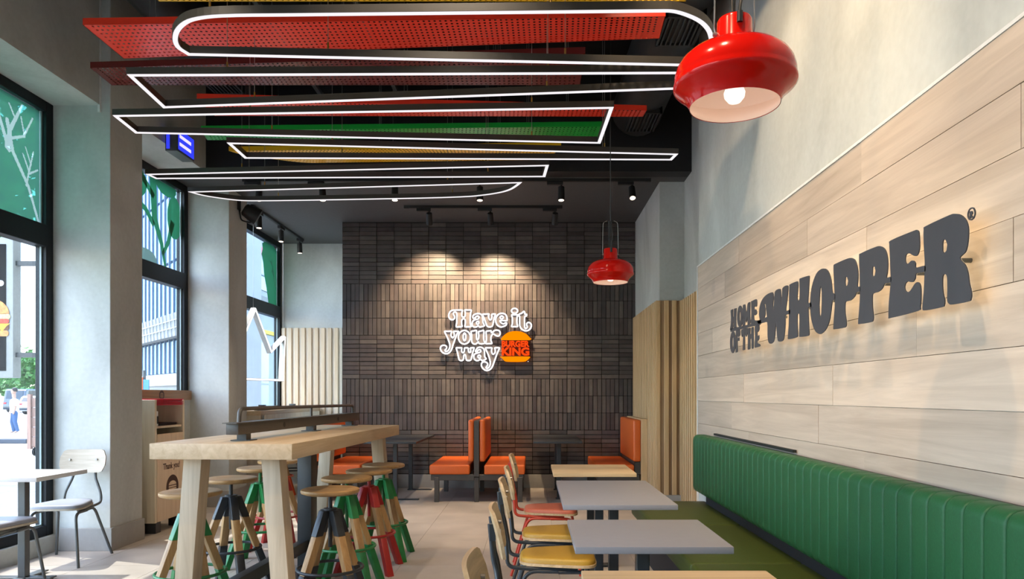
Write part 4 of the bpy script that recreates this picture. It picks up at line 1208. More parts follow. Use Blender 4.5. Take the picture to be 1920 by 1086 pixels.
gc = 'plywood chairs facing the green bench'
CH = make_chair('mustard seated plywood chair with dark frame at the near end of the long grey table', gc, (0.135, 3.78, 0), -PI / 2, M['pad_yellow'], M['chair_dark'], M['ply'])
dup(CH, (0.140, 4.42, 0), -PI / 2 + 0.02, 'mustard seated plywood chair with dark frame at the far end of the long grey table', gc)
dup(CH, (0.140, 5.34, 0), -PI / 2 - 0.02, 'salmon red seated plywood chair with red tube frame at the far wooden table', gc,
    {M['pad_yellow'].name: M['pad_red'], M['chair_dark'].name: M['chair_red']})
dup(CH, (0.140, 2.87, 0), -PI / 2 + 0.035, 'plywood chair with dark frame at the small grey table, backrest seen edge on', gc)
dup(CH, (0.125, 1.96, 0), -PI / 2 - 0.02, 'plywood chair at the nearest wooden table, only its backrest top showing', gc)
gl = 'grey padded chairs at the window table'
pale = {M['pad_yellow'].name: M['pad_grey'], M['chair_dark'].name: M['steel_grey'], M['ply'].name: M['ply_pale']}
dup(CH, (-3.63, 5.56, 0), PI + 0.10, 'pale plywood chair with grey pad against the window pillar', gl, pale)
dup(CH, (-3.56, 4.72, 0), 0.02, 'pale plywood chair with grey pad tucked under the near side of the window table', gl, pale)


# ------------------------------------------------------------------ pedestal tables
def table(name, label, x, y0, y1, w, mat, cols, th=0.026, zt=0.75, steel=None, foot='cross', group=None):
    steel = steel or M['steel']
    t = thing(name, label, 'table', (x, (y0 + y1) / 2, 0), 0, group)
    MB().box(x - w / 2, x + w / 2, y0, y1, zt - th, zt).build('tabletop', mat, t, bevel=0.003)
    for cx, cy in cols:
        c = MB().box(cx - 0.026, cx + 0.026, cy - 0.026, cy + 0.026, 0.012, zt - th - 0.006).build('column', steel, t, bevel=0.003, seg=1)
        MB().box(cx - 0.13, cx + 0.13, cy - 0.13, cy + 0.13, zt - th - 0.006, zt - th).build('top_plate', steel, c)
        f = MB()
        if foot == 'cross':
            f.box(cx - 0.21, cx + 0.21, cy - 0.035, cy + 0.035, 0.012, 0.022)
            f.box(cx - 0.035, cx + 0.035, cy - 0.21, cy + 0.21, 0.012, 0.022)
            for dx, dy in ((0.19, 0), (-0.19, 0), (0, 0.19), (0, -0.19)):
                f.lathe([(0.016, 0.0), (0.016, 0.0125)], 10, (cx + dx, cy + dy, 0))
        else:
            f.box(cx - 0.04, cx + 0.29, cy - 0.03, cy + 0.03, 0.0, 0.014)
        f.build('foot', steel, c, bevel=0.002, seg=1)
    return t


TX = 0.445
table('wooden_table', 'pale wooden table nearest the camera at the bottom edge', TX, 1.67, 2.24, 0.58, M['oak_x'], [(TX, 1.95)])
table('grey_table', 'small square grey topped table between the near wooden and the long grey table', TX, 2.586, 3.156, 0.575, M['grey_top'], [(TX, 2.88)])
table('long_grey_table', 'larger grey topped table with two mustard chairs', TX, 3.575, 4.60, 0.575, M['grey_top'], [(TX, 3.90), (0.415, 4.42)])
table('wooden_table', 'wooden topped table with the salmon red chair, nearest the orange booths', TX, 5.02, 5.66, 0.585, M['oak_x'], [(TX, 5.42)])
table('window_table', 'pale topped square table beside the window with two grey chairs', -3.575, 4.755, 5.30, 0.56, M['white_top'], [(-3.575, 5.03)], 0.03, steel=M['steel_grey'])
gd = 'dark tables between the booths'
table('booth_table', 'dark grey table between the left booth and the double booth', -1.665, 8.38, 9.93, 0.62, M['steel'], [(-1.69, 8.86), (-1.66, 9.80)], 0.025, foot='bar', group=gd)
table('booth_table', 'dark table against the brick between the double and the right booth', 0.31, 8.45, 9.93, 0.58, M['steel'], [(0.34, 8.95), (0.34, 9.80)], 0.025, foot='bar', group=gd)


# ------------------------------------------------------------------ green bench along the plank wall
bench = thing('green_bench', 'long green leather bench with fluted backrest along the plank wall', 'bench', (1.1, 3.6, 0))
ys = [5.75, 4.68, 3.61, 2.54, 1.47, 0.40]


def fluted(x0, x1, y0, y1, z0, z1, flutes, rc=0.045):
    """upholstered slab; channels cut the front, top and bottom at regular steps"""
    sec = rounded_rect(x1 - x0, z1 - z0, rc, 5, (x0 + x1) / 2, (z0 + z1) / 2)
    n = len(sec)
    cx, cz = (x0 + x1) / 2, (z0 + z1) / 2
    st = []
    steps = [(0.0, 0.0), (0.022, 0.55), (0.05, 0.82), (0.11, 0.93), (0.25, 0.985), (0.5, 1.0), (0.75, 0.985), (0.89, 0.93), (0.95, 0.82), (0.978, 0.55)]
    for i in range(flutes):
        for fr, puff in steps:
            st.append((y0 + (y1 - y0) * (i + fr) / flutes, puff))
    st.append((y1, 0.0))
    vs, fs = [], []
    for i, (y, puff) in enumerate(st):
        end = min(i, len(st) - 1 - i)
        g = 0.010 * (1 - puff) + (0.006 if end == 0 else 0)
        for x, zz in sec:
            dx, dz = x - cx, zz - cz
            sx = (abs(dx) - g) / abs(dx) if abs(dx) > g else 1
            szz = (abs(dz) - g) / abs(dz) if abs(dz) > g else 1
            vs.append((cx + dx * sx, y, cz + dz * szz))
    for i in range(len(st) - 1):
        for k in range(n):
            l = (k + 1) % n
            fs.append([i * n + k, i * n + l, (i + 1) * n + l, (i + 1) * n + k])
    fs.append(list(range(n)))
    fs.append([(len(st) - 1) * n + k for k in range(n)][::-1])
    return MB().add(vs, fs)


for k in range(5):
    a, b = ys[k + 1] + 0.0007, ys[k] - 0.0007
    bc = fluted(1.295, 1.425, a, b, 0.525, 0.985, 11).build('back_cushion', M['bench_green'], bench, smooth=True, angle=70)
    sc = MB().box(0.80, 1.40, a, b, 0.34, 0.45).build('seat_cushion', M['seat_green'], bench, bevel=0.028, seg=4)
MB().box(1.385, 1.44, 0.4, 5.62, 0.10, 0.975).build('back_board', M['navy'], bench)
MB().box(0.90, 1.40, 0.42, 5.70, 0.0, 0.335).build('plinth', M['navy'], bench)
MB().box(1.365, 1.39, 0.4, 5.6, 0.43, 0.53).build('gap_board', M['navy'], bench)
MB().box(1.4255, 1.445, 3.9, 5.6, 0.985, 1.0).build('top_batten', M['cable'], bench)

# ------------------------------------------------------------------ orange booths
Y0, Y1 = 8.67, 9.96


def seat_cushion(t, x0, x1):
    MB().box(x0, x1, Y0, Y1, 0.335, 0.45).build('seat_cushion', M['orange'], t, bevel=0.022, seg=4)


db = thing('double_booth', 'orange back to back double booth on a dark steel frame', 'booth', (-0.67, 9.3, 0))
seat_cushion(db, -1.243, -0.752)
seat_cushion(db, -0.578, -0.084)
MB().box(-0.772, -0.702, Y0, Y1, 0.49, 1.0).build('back_cushion', M['orange'], db, bevel=0.03, seg=4)
MB().box(-0.637, -0.567, Y0, Y1, 0.49, 1.0).build('back_cushion', M['orange'], db, bevel=0.03, seg=4)
MB().box(-0.700, -0.640, Y0 - 0.012, Y1, 0.31, 0.985).build('back_spine', M['steel_brown'], db)
for x0, x1 in ((-1.225, -0.700), (-0.640, -0.10)):
    f = MB()
    f.box(x0, x1, Y0 + 0.01, Y0 + 0.05, 0.262, 0.334)
    f.box(x0, x1, Y1 - 0.05, Y1 - 0.01, 0.262, 0.334)
    f.box(x0, x0 + 0.04, Y0 + 0.05, Y1 - 0.05, 0.262, 0.334)
    f.box(x1 - 0.04, x1, Y0 + 0.05, Y1 - 0.05, 0.262, 0.334)
    f.build('seat_frame', M['steel_brown'], db, bevel=0.003, seg=1)
for x in (-1.155, -0.67, -0.14):
    for y in (Y0 + 0.03, Y1 - 0.30):
        MB().box(x - 0.028, x + 0.028, y - 0.028, y + 0.028, 0.0, 0.30).build('leg', M['steel_brown'], db, bevel=0.003, seg=1)

lb = thing('left_booth', 'orange single booth behind the high table at the brick wall edge', 'booth', (-2.35, 9.3, 0))
MB().box(-2.60, -2.08, Y0, Y1, 0.335, 0.45).build('seat_cushion', M['orange'], lb, bevel=0.022, seg=4)
MB().box(-2.66, -2.585, Y0, Y1, 0.49, 1.0).build('back_cushion', M['orange'], lb, bevel=0.03, seg=4)
MB().box(-2.72, -2.662, Y0 - 0.012, Y1, 0.0, 0.985).build('back_spine', M['steel_brown'], lb)
f = MB()
f.box(-2.60, -2.10, Y0 + 0.01, Y0 + 0.05, 0.262, 0.334)
f.box(-2.60, -2.10, Y1 - 0.05, Y1 - 0.01, 0.262, 0.334)
f.box(-2.14, -2.10, Y0 + 0.05, Y1 - 0.05, 0.262, 0.334)
f.build('seat_frame', M['steel_brown'], lb, bevel=0.003, seg=1)
for y in (Y0 + 0.03, Y1 - 0.30):
    MB().box(-2.17, -2.115, y - 0.028, y + 0.028, 0.0, 0.262).build('leg', M['steel_brown'], lb, bevel=0.003, seg=1)

rb = thing('right_booth', 'orange single booth with a pale wooden back panel by the slatted wall', 'booth', (1.1, 9.3, 0))
MB().box(0.78, 1.245, Y0, Y1, 0.335, 0.45).build('seat_cushion', M['orange'], rb, bevel=0.022, seg=4)
MB().box(1.232, 1.325, Y0, Y1, 0.49, 1.0).build('back_cushion', M['orange'], rb, bevel=0.03, seg=4)
MB().box(1.326, 1.40, Y0 - 0.03, Y1, 0.0, 1.01).build('back_panel', M['slat'], rb, bevel=0.003, seg=1)
f = MB()
f.box(0.80, 1.31, Y0 + 0.01, Y0 + 0.05, 0.262, 0.334)
f.box(0.80, 1.31, Y1 - 0.05, Y1 - 0.01, 0.262, 0.334)
f.box(0.80, 0.84, Y0 + 0.05, Y1 - 0.05, 0.262, 0.334)
f.box(1.25, 1.322, Y0 + 0.02, Y1 - 0.05, 0.336, 0.485)
f.build('seat_frame', M['steel_brown'], rb, bevel=0.003, seg=1)
for x in (0.86, 1.24):
    for y in (Y0 + 0.03, Y1 - 0.30):
        MB().box(x - 0.028, x + 0.028, y - 0.028, y + 0.028, 0.0, 0.262).build('leg', M['steel_brown'], rb, bevel=0.003, seg=1)
# ------------------------------------------------------------------ perforated ceiling panels
def hang_wire(parent, x, y, z0, z1=ZH, r=0.0022):
    w = MB().tube([(x, y, z0), (x, y, z1)], r, 5).build('wire', M['wire'], parent, smooth=True)
    MB().cyl((x, y, z0), (x, y, z0 + 0.035), 0.006, 8).build('wire_grip', M['brass'], w, smooth=True)


def perforated(label, mat, z, nl, nr, fr, fl, lip=0.045, curve=False):
    t = thing('perforated_panel', label, 'ceiling panel', (sum(p[0] for p in (nl, nr, fr, fl)) / 4, sum(p[1] for p in (nl, nr, fr, fl)) / 4, z), 0, 'perforated baffles under the dark ceiling')
    ln = math.dist(nl, nr)
    nx = max(10, int(ln / 0.036))
    ny = max(3, int((math.dist(nl, fl) + math.dist(nr, fr)) / 2 / 0.038))

    def P(u, v):
        a = [nl[i] + (nr[i] - nl[i]) * u for i in (0, 1)]
        b = [fl[i] + (fr[i] - fl[i]) * u for i in (0, 1)]
        if curve:      # the far left corner is cut by a long curve
            c = max(0.0, 1 - u / 0.16)
            k = 1 - 0.8 * c * c
            b = [a[i] + (b[i] - a[i]) * k for i in (0, 1)]
        return (a[0] + (b[0] - a[0]) * v, a[1] + (b[1] - a[1]) * v)

    vs, fs = [], []
    for j in range(ny + 1):
        for i in range(nx + 1):
            vs.append((*P(i / nx, j / ny), z))
    W = nx + 1
    for j in range(ny):
        for i in range(nx):
            a, b, c, d = j * W + i, j * W + i + 1, (j + 1) * W + i + 1, (j + 1) * W + i
            if i in (0, nx - 1) or j in (0, ny - 1) and False:
                fs.append([a, b, c, d])
                continue
            pu, pv = (i + 0.5) / nx, (j + 0.5) / ny
            cx, cy = P(pu, pv)
            r = min(0.0085, 0.34 * math.dist(P(pu, j / ny), P(pu, (j + 1) / ny)))
            n = len(vs)
            for k in range(8):
                an = -PI * 0.75 + 2 * PI * k / 8
                vs.append((cx + r * math.cos(an), cy + r * math.sin(an), z))
            h = [n + k for k in range(8)]
            fs += [[a, b, h[2], h[1], h[0]], [b, c, h[4], h[3], h[2]], [c, d, h[6], h[5], h[4]], [d, a, h[0], h[7], h[6]]]
    MB().add(vs, fs).build('perforated_sheet', mat, t)
    lp = MB()
    th = 0.004
    segs = 14 if curve else 1
    for k in range(segs):
        u0, u1 = k / segs, (k + 1) / segs
        for v in (0, 1):
            a, b = P(u0, v), P(u1, v)
            s = th if v == 0 else -th
            lp.hexa([(a[0], a[1], z), (b[0], b[1], z), (b[0], b[1] + s, z), (a[0], a[1] + s, z)],
                    [(a[0], a[1], z + lip), (b[0], b[1], z + lip), (b[0], b[1] + s, z + lip), (a[0], a[1] + s, z + lip)])
    for u, s in ((0, th), (1, -th)):
        a, b = P(u, 0), P(u, 1)
        lp.hexa([(a[0], a[1], z), (b[0], b[1], z), (b[0] + s, b[1], z), (a[0] + s, a[1], z)],
                [(a[0], a[1], z + lip), (b[0], b[1], z + lip), (b[0] + s, b[1], z + lip), (a[0] + s, a[1], z + lip)])
    lp.build('folded_edge', mat, t)
    for u in (0.12, 0.45, 0.82):
        for v in (0.12, 0.88):
            if v > 0.5 and u == 0.12:
                continue
            x, y = P(u, v)
            hang_wire(t, x, y, z + 0.005)
    return t


PZ = 3.75
perforated('yellow perforated baffle at the very top edge, in front of the red ones', M['panel_yellow'], PZ, (-2.32, 4.0), (0.96, 4.0), (0.96, 4.45), (-2.32, 4.45))
perforated('bright red perforated baffle above the rounded light loop', M['panel_red'], PZ, (-2.97, 4.727), (0.865, 4.62), (0.879, 4.91), (-2.97, 5.203))
perforated('burgundy perforated baffle behind the bright red one', M['panel_burgundy'], PZ, (-3.305, 5.35), (0.384, 5.12), (0.384, 5.65), (-3.32, 5.65))
perforated('thin red perforated baffle between the burgundy and the green one', M['panel_red'], PZ, (-2.77, 5.91), (0.99, 6.15), (0.98, 6.29), (-2.78, 6.27))
perforated('green perforated baffle in front of the farthest yellow one', M['panel_green'], PZ, (-3.065, 6.62), (0.644, 6.514), (0.625, 6.78), (-3.12, 6.87))
perforated('yellow perforated baffle with a curved end, farthest back by the drop beam', M['panel_yellow'], PZ, (-3.04, 7.17), (0.29, 7.05), (0.172, 7.44), (-2.75, 7.56), curve=True)


# ------------------------------------------------------------------ LED light loops
def light_loop(label, pts, z, wires, w=0.032, h=0.042):
    if len(pts) > 4:
        pts = bend_loop(pts)
    n = len(pts)
    cx, cy = sum(p[0] for p in pts) / n, sum(p[1] for p in pts) / n
    t = thing('light_loop', label, 'ceiling light', (cx, cy, z), 0, 'LED loops hung from the ceiling')

    def ring(d):
        out = []
        for i in range(n):
            a, b, c = (Vector((*pts[(i + k) % n], 0)) for k in (-1, 0, 1))
            d1, d2 = (b - a).normalized(), (c - b).normalized()
            n1, n2 = Vector((-d1.y, d1.x, 0)), Vector((-d2.y, d2.x, 0))
            m = (n1 + n2)
            m = m.normalized() if m.length > 1e-6 else n1
            k = d / max(0.35, m.dot(n1))
            out.append(b + m * k)
        return out

    o, i_ = ring(-w / 2), ring(w / 2)
    vs = [(p.x, p.y, z) for p in o] + [(p.x, p.y, z + h) for p in o] + [(p.x, p.y, z + h) for p in i_] + [(p.x, p.y, z) for p in i_]
    fs = []
    for k in range(n):
        l = (k + 1) % n
        for r in range(4):
            q = (r + 1) % 4
            fs.append([r * n + k, r * n + l, q * n + l, q * n + k])
    MB().add(vs, fs).build('housing', M['housing'], t)
    o, i_ = ring(-w / 2 + 0.003), ring(w / 2 - 0.003)
    vs = [(p.x, p.y, z - 0.004) for p in o] + [(p.x, p.y, z - 0.0005) for p in o] + [(p.x, p.y, z - 0.0005) for p in i_] + [(p.x, p.y, z - 0.004) for p in i_]
    MB().add(vs, fs).build('diffuser', M['led'], t)
    for x, y in wires:
        hang_wire(t, x, y, z + h)
    return t


LZ = 3.3
light_loop('front light loop with a rounded end, in front of the bright red baffle',
           [(-2.01, 4.19), (-2.03, 4.10), (-1.985, 3.98), (-1.90, 3.87), (-1.80, 3.80), (-1.64, 3.765), (-1.3, 3.755), (0.67, 3.715), (0.74, 3.72), (0.822, 3.76), (0.90, 3.82), (0.955, 3.89), (0.99, 3.96), (1.02, 4.06), (1.03, 4.2), (1.03, 4.33)],
           LZ, [(-1.7, 3.775), (0.1, 3.73), (-1.2, 4.21), (0.2, 4.28)])
light_loop('second light loop from the front, an angular quadrilateral under the burgundy baffle',
           [(-2.51, 4.465), (1.02, 4.43), (0.95, 4.655), (-2.55, 4.96)], LZ, [(-1.9, 4.46), (0.1, 4.44), (-1.9, 4.90), (0.1, 4.73)])
light_loop('third light loop from the front, with square ends under the thin red baffle',
           [(-2.98, 5.115), (0.555, 4.97), (0.533, 5.66), (-3.01, 5.44)], LZ, [(-2.0, 5.075), (0.0, 4.99), (-2.0, 5.50), (0.0, 5.63)])
light_loop('fourth light loop, narrow, reaching farthest towards the slatted wall under the yellow baffle',
           [(-2.40, 5.67), (1.198, 5.93), (1.18, 6.064), (-2.41, 6.02)], LZ, [(-1.6, 5.73), (0.6, 5.89), (-1.6, 6.03), (0.6, 6.06)])
light_loop('fifth light loop, narrow with square ends, in front of the lowest one',
           [(-3.475, 6.47), (0.135, 6.218), (0.112, 6.53), (-3.46, 6.59)], LZ, [(-2.6, 6.41), (-0.4, 6.26), (-2.6, 6.575), (-0.4, 6.54)])
light_loop('sixth light loop, farthest from the camera with bowed far side under the low ceiling',
           [(-3.355, 7.03), (-0.11, 6.72), (-0.14, 6.80), (-0.20, 6.925), (-0.27, 7.01), (-0.353, 7.07), (-0.47, 7.13), (-0.627, 7.185), (-1.0, 7.235), (-1.61, 7.28), (-2.4, 7.33), (-2.8, 7.345), (-3.0, 7.33), (-3.2, 7.22), (-3.3, 7.13)],
           LZ, [(-2.6, 6.96), (-0.8, 6.79), (-2.6, 7.335), (-0.8, 7.21)])


# ------------------------------------------------------------------ red pendant lamps
def make_pendant(label, loc, ztop):
    t = thing('pendant_lamp', label, 'lamp', loc, 0, 'red enamel pendants over the bench tables')
    Rm = 0.178
    prof_o = [(0.131, 0.0), (0.135, 0.012), (0.144, 0.026), (0.158, 0.040), (0.171, 0.050), (Rm, 0.058), (0.1785, 0.066), (0.175, 0.075), (0.1755, 0.080), (0.174, 0.096), (0.168, 0.116), (0.156, 0.135), (0.136, 0.152), (0.105, 0.164), (0.075, 0.170), (0.060, 0.175), (0.053, 0.187), (0.051, 0.248), (0.047, 0.256), (0.0, 0.256)]
    MB().lathe(prof_o, 48, open_bottom=True).build('shade', M['lamp_red'], t, smooth=True, angle=38, local=True)
    inner = [(0.1295, 0.0012), (0.133, 0.014), (0.142, 0.028), (0.156, 0.043), (0.170, 0.060), (0.168, 0.095), (0.150, 0.130), (0.120, 0.150), (0.05, 0.162), (0.0, 0.164)]
    MB().lathe(inner, 48, open_bottom=True).build('inner_shade', M['lamp_white'], t, smooth=True, local=True)
    MB().lathe([(0.0, 0.008), (0.018, 0.012), (0.029, 0.026), (0.031, 0.040), (0.024, 0.058), (0.014, 0.076), (0.013, 0.140), (0.0, 0.140)], 20).build('bulb', M['bulb'], t, smooth=True, local=True)
    pl = bpy.data.lights.new('bulb_light', 'POINT')
    pl.energy = 0.55
    pl.color = (1.0, 0.76, 0.58)
    pl.shadow_soft_size = 0.032
    po_ = bpy.data.objects.new('bulb_light', pl)
    COL.objects.link(po_)
    po_.parent = t
    po_.location = (0, 0, 0.09)
    MB().tube([(0.0, -0.0, 0.266), (0.0, 0.0, 0.46), (0, 0, ztop - loc[2])], [0.0035, 0.0035, 0.0035], 8).build('cable', M['cable'], t, smooth=True, local=True)
    b = MB()
    for s in (-1, 1):
        b.tube(fillet([(s * 0.055, 0, 0.212), (s * 0.060, 0, 0.23), (s * 0.056, 0, 0.455), (s * 0.025, 0, 0.47)], 0.02, 4), 0.0022, 6)
        b.cyl((s * 0.052, 0, 0.212), (s * 0.064, 0, 0.212), 0.006, 8)
    b.build('hanger_bow', M['wire'], t, smooth=True, local=True)
    s = MB()
    s.tube([(0.0, -0.053, 0.238), (0.0, -0.055, 0.262), (0.012, -0.045, 0.33), (0.006, 0, 0.47)], 0.0048, 8)
    s.tube([(-0.012, -0.02, 0.268), (-0.012, 0, 0.47)], 0.0035, 8)
    s.tube(rounded_slot := [(0.0, -0.054, 0.222), (0.0, -0.055, 0.252)], 0.0085, 10)
    s.build('black_strap', M['cable'], t, smooth=True, local=True)
    return t


make_pendant('large red pendant lamp nearest the camera, upper right', (0.60, 2.115, 2.155), ZH)
make_pendant('small looking red pendant lamp farther back, in front of the brick wall', (0.598, 5.43, 2.155), ZH)


# ------------------------------------------------------------------ track lights under the low ceiling
def track(label, a, b):
    t = thing('light_track', label, 'light track', ((a[0] + b[0]) / 2, (a[1] + b[1]) / 2, ZL), 0)
    if abs(a[0] - b[0]) > abs(a[1] - b[1]):
        MB().box(a[0], b[0], a[1] - 0.018, a[1] + 0.018, ZL - 0.032, ZL).build('track_bar', M['black'], t)
        for x in (a[0], b[0]):
            MB().box(x - 0.03, x + 0.03, a[1] - 0.02, a[1] + 0.02, ZL - 0.036, ZL).build('end_cap', M['black'], t)
    else:
        MB().box(a[0] - 0.018, a[0] + 0.018, a[1], b[1], ZL - 0.032, ZL).build('track_bar', M['black'], t)
        for y in (a[1], b[1]):
            MB().box(a[0] - 0.02, a[0] + 0.02, y - 0.03, y + 0.03, ZL - 0.036, ZL).build('end_cap', M['black'], t)
    return t


def track_spot(label, x, y, tgt, watts, angle, group, along='x', body='black'):
    t = thing('track_spot', label, 'spotlight', (x, y, ZL - 0.036), 0, group)
    z = ZL - 0.036
    if along == 'x':
        MB().box(x - 0.16, x + 0.02, y - 0.022, y + 0.022, z - 0.035, z).build('adaptor', M['black'], t, bevel=0.003, seg=1)
    else:
        MB().box(x - 0.022, x + 0.022, y - 0.08, y + 0.10, z - 0.035, z).build('adaptor', M['black'], t, bevel=0.003, seg=1)
    p = Vector((x, y, z - 0.085))
    MB().cyl((x, y, z - 0.035), (x, y, z - 0.10), 0.009, 8).build('stem', M['black'], t, smooth=True)
    d = (Vector(tgt) - p).normalized()
    a, b = p - d * 0.03, p + d * 0.125
    hd = MB().tube([a, a + d * 0.004, b - d * 0.002, b], [0.030, 0.036, 0.040, 0.038], 20).build('head', M[body], t, smooth=True, angle=40)
    MB().cyl(b + d * 0.0005, b + d * 0.002, 0.030, 18).build('lens', M['spot_face'], hd)
    if watts:
        spot_light(b + d * 0.02, tgt, watts, angle, 0.75, WARM, 0.03, t)
    return t


track('black light track closest to the brick wall, with three spotlights', (-1.60, 9.13), (0.36, 9.13))
track('long black light track along the drop beam', (-3.2, 7.99), (1.30, 7.99))
track('black light track running along the far window', (-3.55, 9.1), (-3.55, 11.05))
gt = 'spotlights aimed at the brick wall'
track_spot('left spotlight of the brick wall track', -1.31, 9.13, (-1.40, 9.98, 2.45), 280, 84, gt)
track_spot('middle spotlight of the brick wall track, above the lettering', -0.53, 9.13, (-0.50, 9.98, 2.35), 360, 84, gt)
track_spot('right spotlight of the brick wall track, nearest the small pendant', 0.30, 9.13, (0.24, 9.98, 2.5), 3, 60, gt)
g2 = 'spotlights on the long track'
track_spot('first spotlight from the window on the long track, above the bowed loop', -3.05, 7.99, (-3.0, 7.6, 0.4), 90, 60, g2)
track_spot('second spotlight from the window on the long track', -2.34, 7.99, (-2.1, 7.6, 0.6), 50, 60, g2)
track_spot('third spotlight from the window on the long track', -1.53, 7.99, (-1.45, 7.5, 0.4), 110, 60, g2)
track_spot('spotlight of the long track beside the bowed end of the sixth loop', -0.58, 7.99, (-0.55, 7.7, 0.4), 140, 64, g2)
track_spot('spotlight of the long track above the small pendant side, pointing down', 0.33, 7.99, (0.30, 7.6, 0.4), 140, 64, g2)
track_spot('spotlight at the right end of the long track, glowing towards the room', 1.12, 7.99, (1.12, 6.9, 1.5), 50, 60, g2)
g3 = 'spotlights along the far window'
track_spot('window track spotlight beside the black speaker', -3.55, 9.30, (-3.50, 9.2, 0.4), 18, 60, g3, 'y')
track_spot('middle spotlight of the window track', -3.55, 10.12, (-3.5, 10.0, 0.4), 18, 60, g3, 'y')
track_spot('last spotlight of the window track by the pale plaster', -3.55, 10.93, (-3.5, 11.1, 0.4), 14, 60, g3, 'y')

# speaker on the far side of the second pillar
sp = thing('wall_speaker', 'round black speaker on a bracket at the second pillar', 'speaker', (-3.40, 8.72, 3.48))
c0 = Vector((-3.38, 8.62, 3.49))
d0 = Vector((0.62, 0.30, -0.38)).normalized()
MB().tube([c0 - d0 * 0.10, c0 - d0 * 0.085, c0 + d0 * 0.07, c0 + d0 * 0.085, c0 + d0 * 0.087], [0.055, 0.075, 0.105, 0.105, 0.092], 24).build('speaker_can', M['black'], sp, smooth=True, angle=40)
MB().tube(fillet([(-3.52, 8.58, 3.58), (-3.49, 8.58, 3.40), (-3.38, 8.60, 3.37), (-3.36, 8.62, 3.44)], 0.03, 4), 0.009, 8).build('bracket', M['black'], sp, smooth=True)
MB().box(-3.52, -3.508, 8.54, 8.62, 3.52, 3.66).build('wall_plate', M['black'], sp)
MB().cyl(c0 + d0 * 0.088, c0 + d0 * 0.09, 0.088, 20).build('speaker_grille', M['steel_grey'], sp)

# ------------------------------------------------------------------ ducts under the high ceiling
def duct(label, x, y0, y1, z, r, grilles, w=0.30):
    t = thing('air_duct', label, 'air duct', (x, (y0 + y1) / 2, z))
    path = [(x, y0 + (y1 - y0) * k / 24, z) for k in range(25)]
    rs = [r * (1.0 if k % 4 else 1.035) for k in range(25)]
    MB().tube(path, rs, 24).build('duct_pipe', M['duct'], t, smooth=True, angle=50)
    for gy0, gy1 in grilles:
        zb = z - r - 0.02
        g = MB()
        g.box(x - w / 2, x + w / 2, gy0, gy0 + 0.02, zb, z - r + 0.08)
        g.box(x - w / 2, x + w / 2, gy1 - 0.02, gy1, zb, z - r + 0.08)
        g.box(x - w / 2, x - w / 2 + 0.02, gy0, gy1, zb, z - r + 0.08)
        g.box(x + w / 2 - 0.02, x + w / 2, gy0, gy1, zb, z - r + 0.08)
        g = g.build('grille_frame', M['duct'], t)
        n = 7
        for k in range(n):
            xx = x - w / 2 + 0.04 + (w - 0.08) * k / (n - 1)
            MB().box(xx - 0.006, xx + 0.006, gy0 + 0.02, gy1 - 0.02, zb, zb + 0.03).build('grille_blade', M['steel'], g)
    return t


duct('round black air duct with two slotted grilles near the plank wall', 1.12, 1.0, 7.6, 4.32, 0.26, [(5.18, 5.62), (6.95, 7.45)])
duct('black air duct along the window header with a slotted grille', -3.02, 1.0, 7.6, 4.55, 0.22, [(4.1, 4.9), (6.75, 7.15)])
ct = thing('cable_tray', 'grey steel ceiling channel above the front light loop', 'cable tray', (-2.0, 5.6, 4.4))
MB().box(-2.22, -2.18, 4.2, 7.6, 4.42, 4.46).build('tray_rail', M['steel_grey'], ct)
MB().box(-1.42, -1.38, 4.2, 7.6, 4.42, 4.46).build('tray_rail', M['steel_grey'], ct)
for y in (4.6, 5.8, 7.0):
    MB().box(-2.18, -1.42, y, y + 0.04, 4.42, 4.45).build('tray_rung', M['steel_grey'], ct)

# ------------------------------------------------------------------ exit display on the header
ex = thing('exit_display', 'blue lit display box on the window header between the pillars', 'display', (-3.52, 7.03, 3.765))
MB().box(-3.525, -3.405, 6.87, 7.21, 3.65, 3.88).build('display_case', M['steel_grey'], ex, bevel=0.004, seg=1)
MB().box(-3.405, -3.400, 6.885, 7.195, 3.672, 3.868).build('display_face', M['exit_blue'], ex)
for zz, y1 in ((3.80, 7.13), (3.725, 7.13)):
    MB().box(-3.400, -3.3985, 6.90, y1, zz - 0.014, zz + 0.018).build('display_line', M['exit_white'], ex)
MB().box(-3.51, -3.48, 6.862, 6.871, 3.67, 3.86).build('side_glow', M['exit_blue'], ex)

# ------------------------------------------------------------------ lettering on the brick wall
YN = 9.93
ns = thing('neon_sign', 'white outlined three line lettering glowing on the dark brick', 'sign', (-0.8, YB, 2.0))
for ch, loops in NEON:
    sm = [smooth_loop(l, 3) for l in loops]
    plate = MB().prism(sm, lambda u, v, w: (u, YN + 0.012 + w, v), 0.006).build('letter', M['acrylic'], ns)
    tb = MB()
    for l in sm:
        tb.tube([(u, YN, v) for u, v in l], 0.0088, 6, closed=True)
    tb.build('light_tube', M['neon'], plate, smooth=True)
    u0, v0 = loops[0][0]
    MB().cyl((u0, YN, v0), (u0, YB, v0), 0.004, 6).build('standoff', M['wire'], plate)

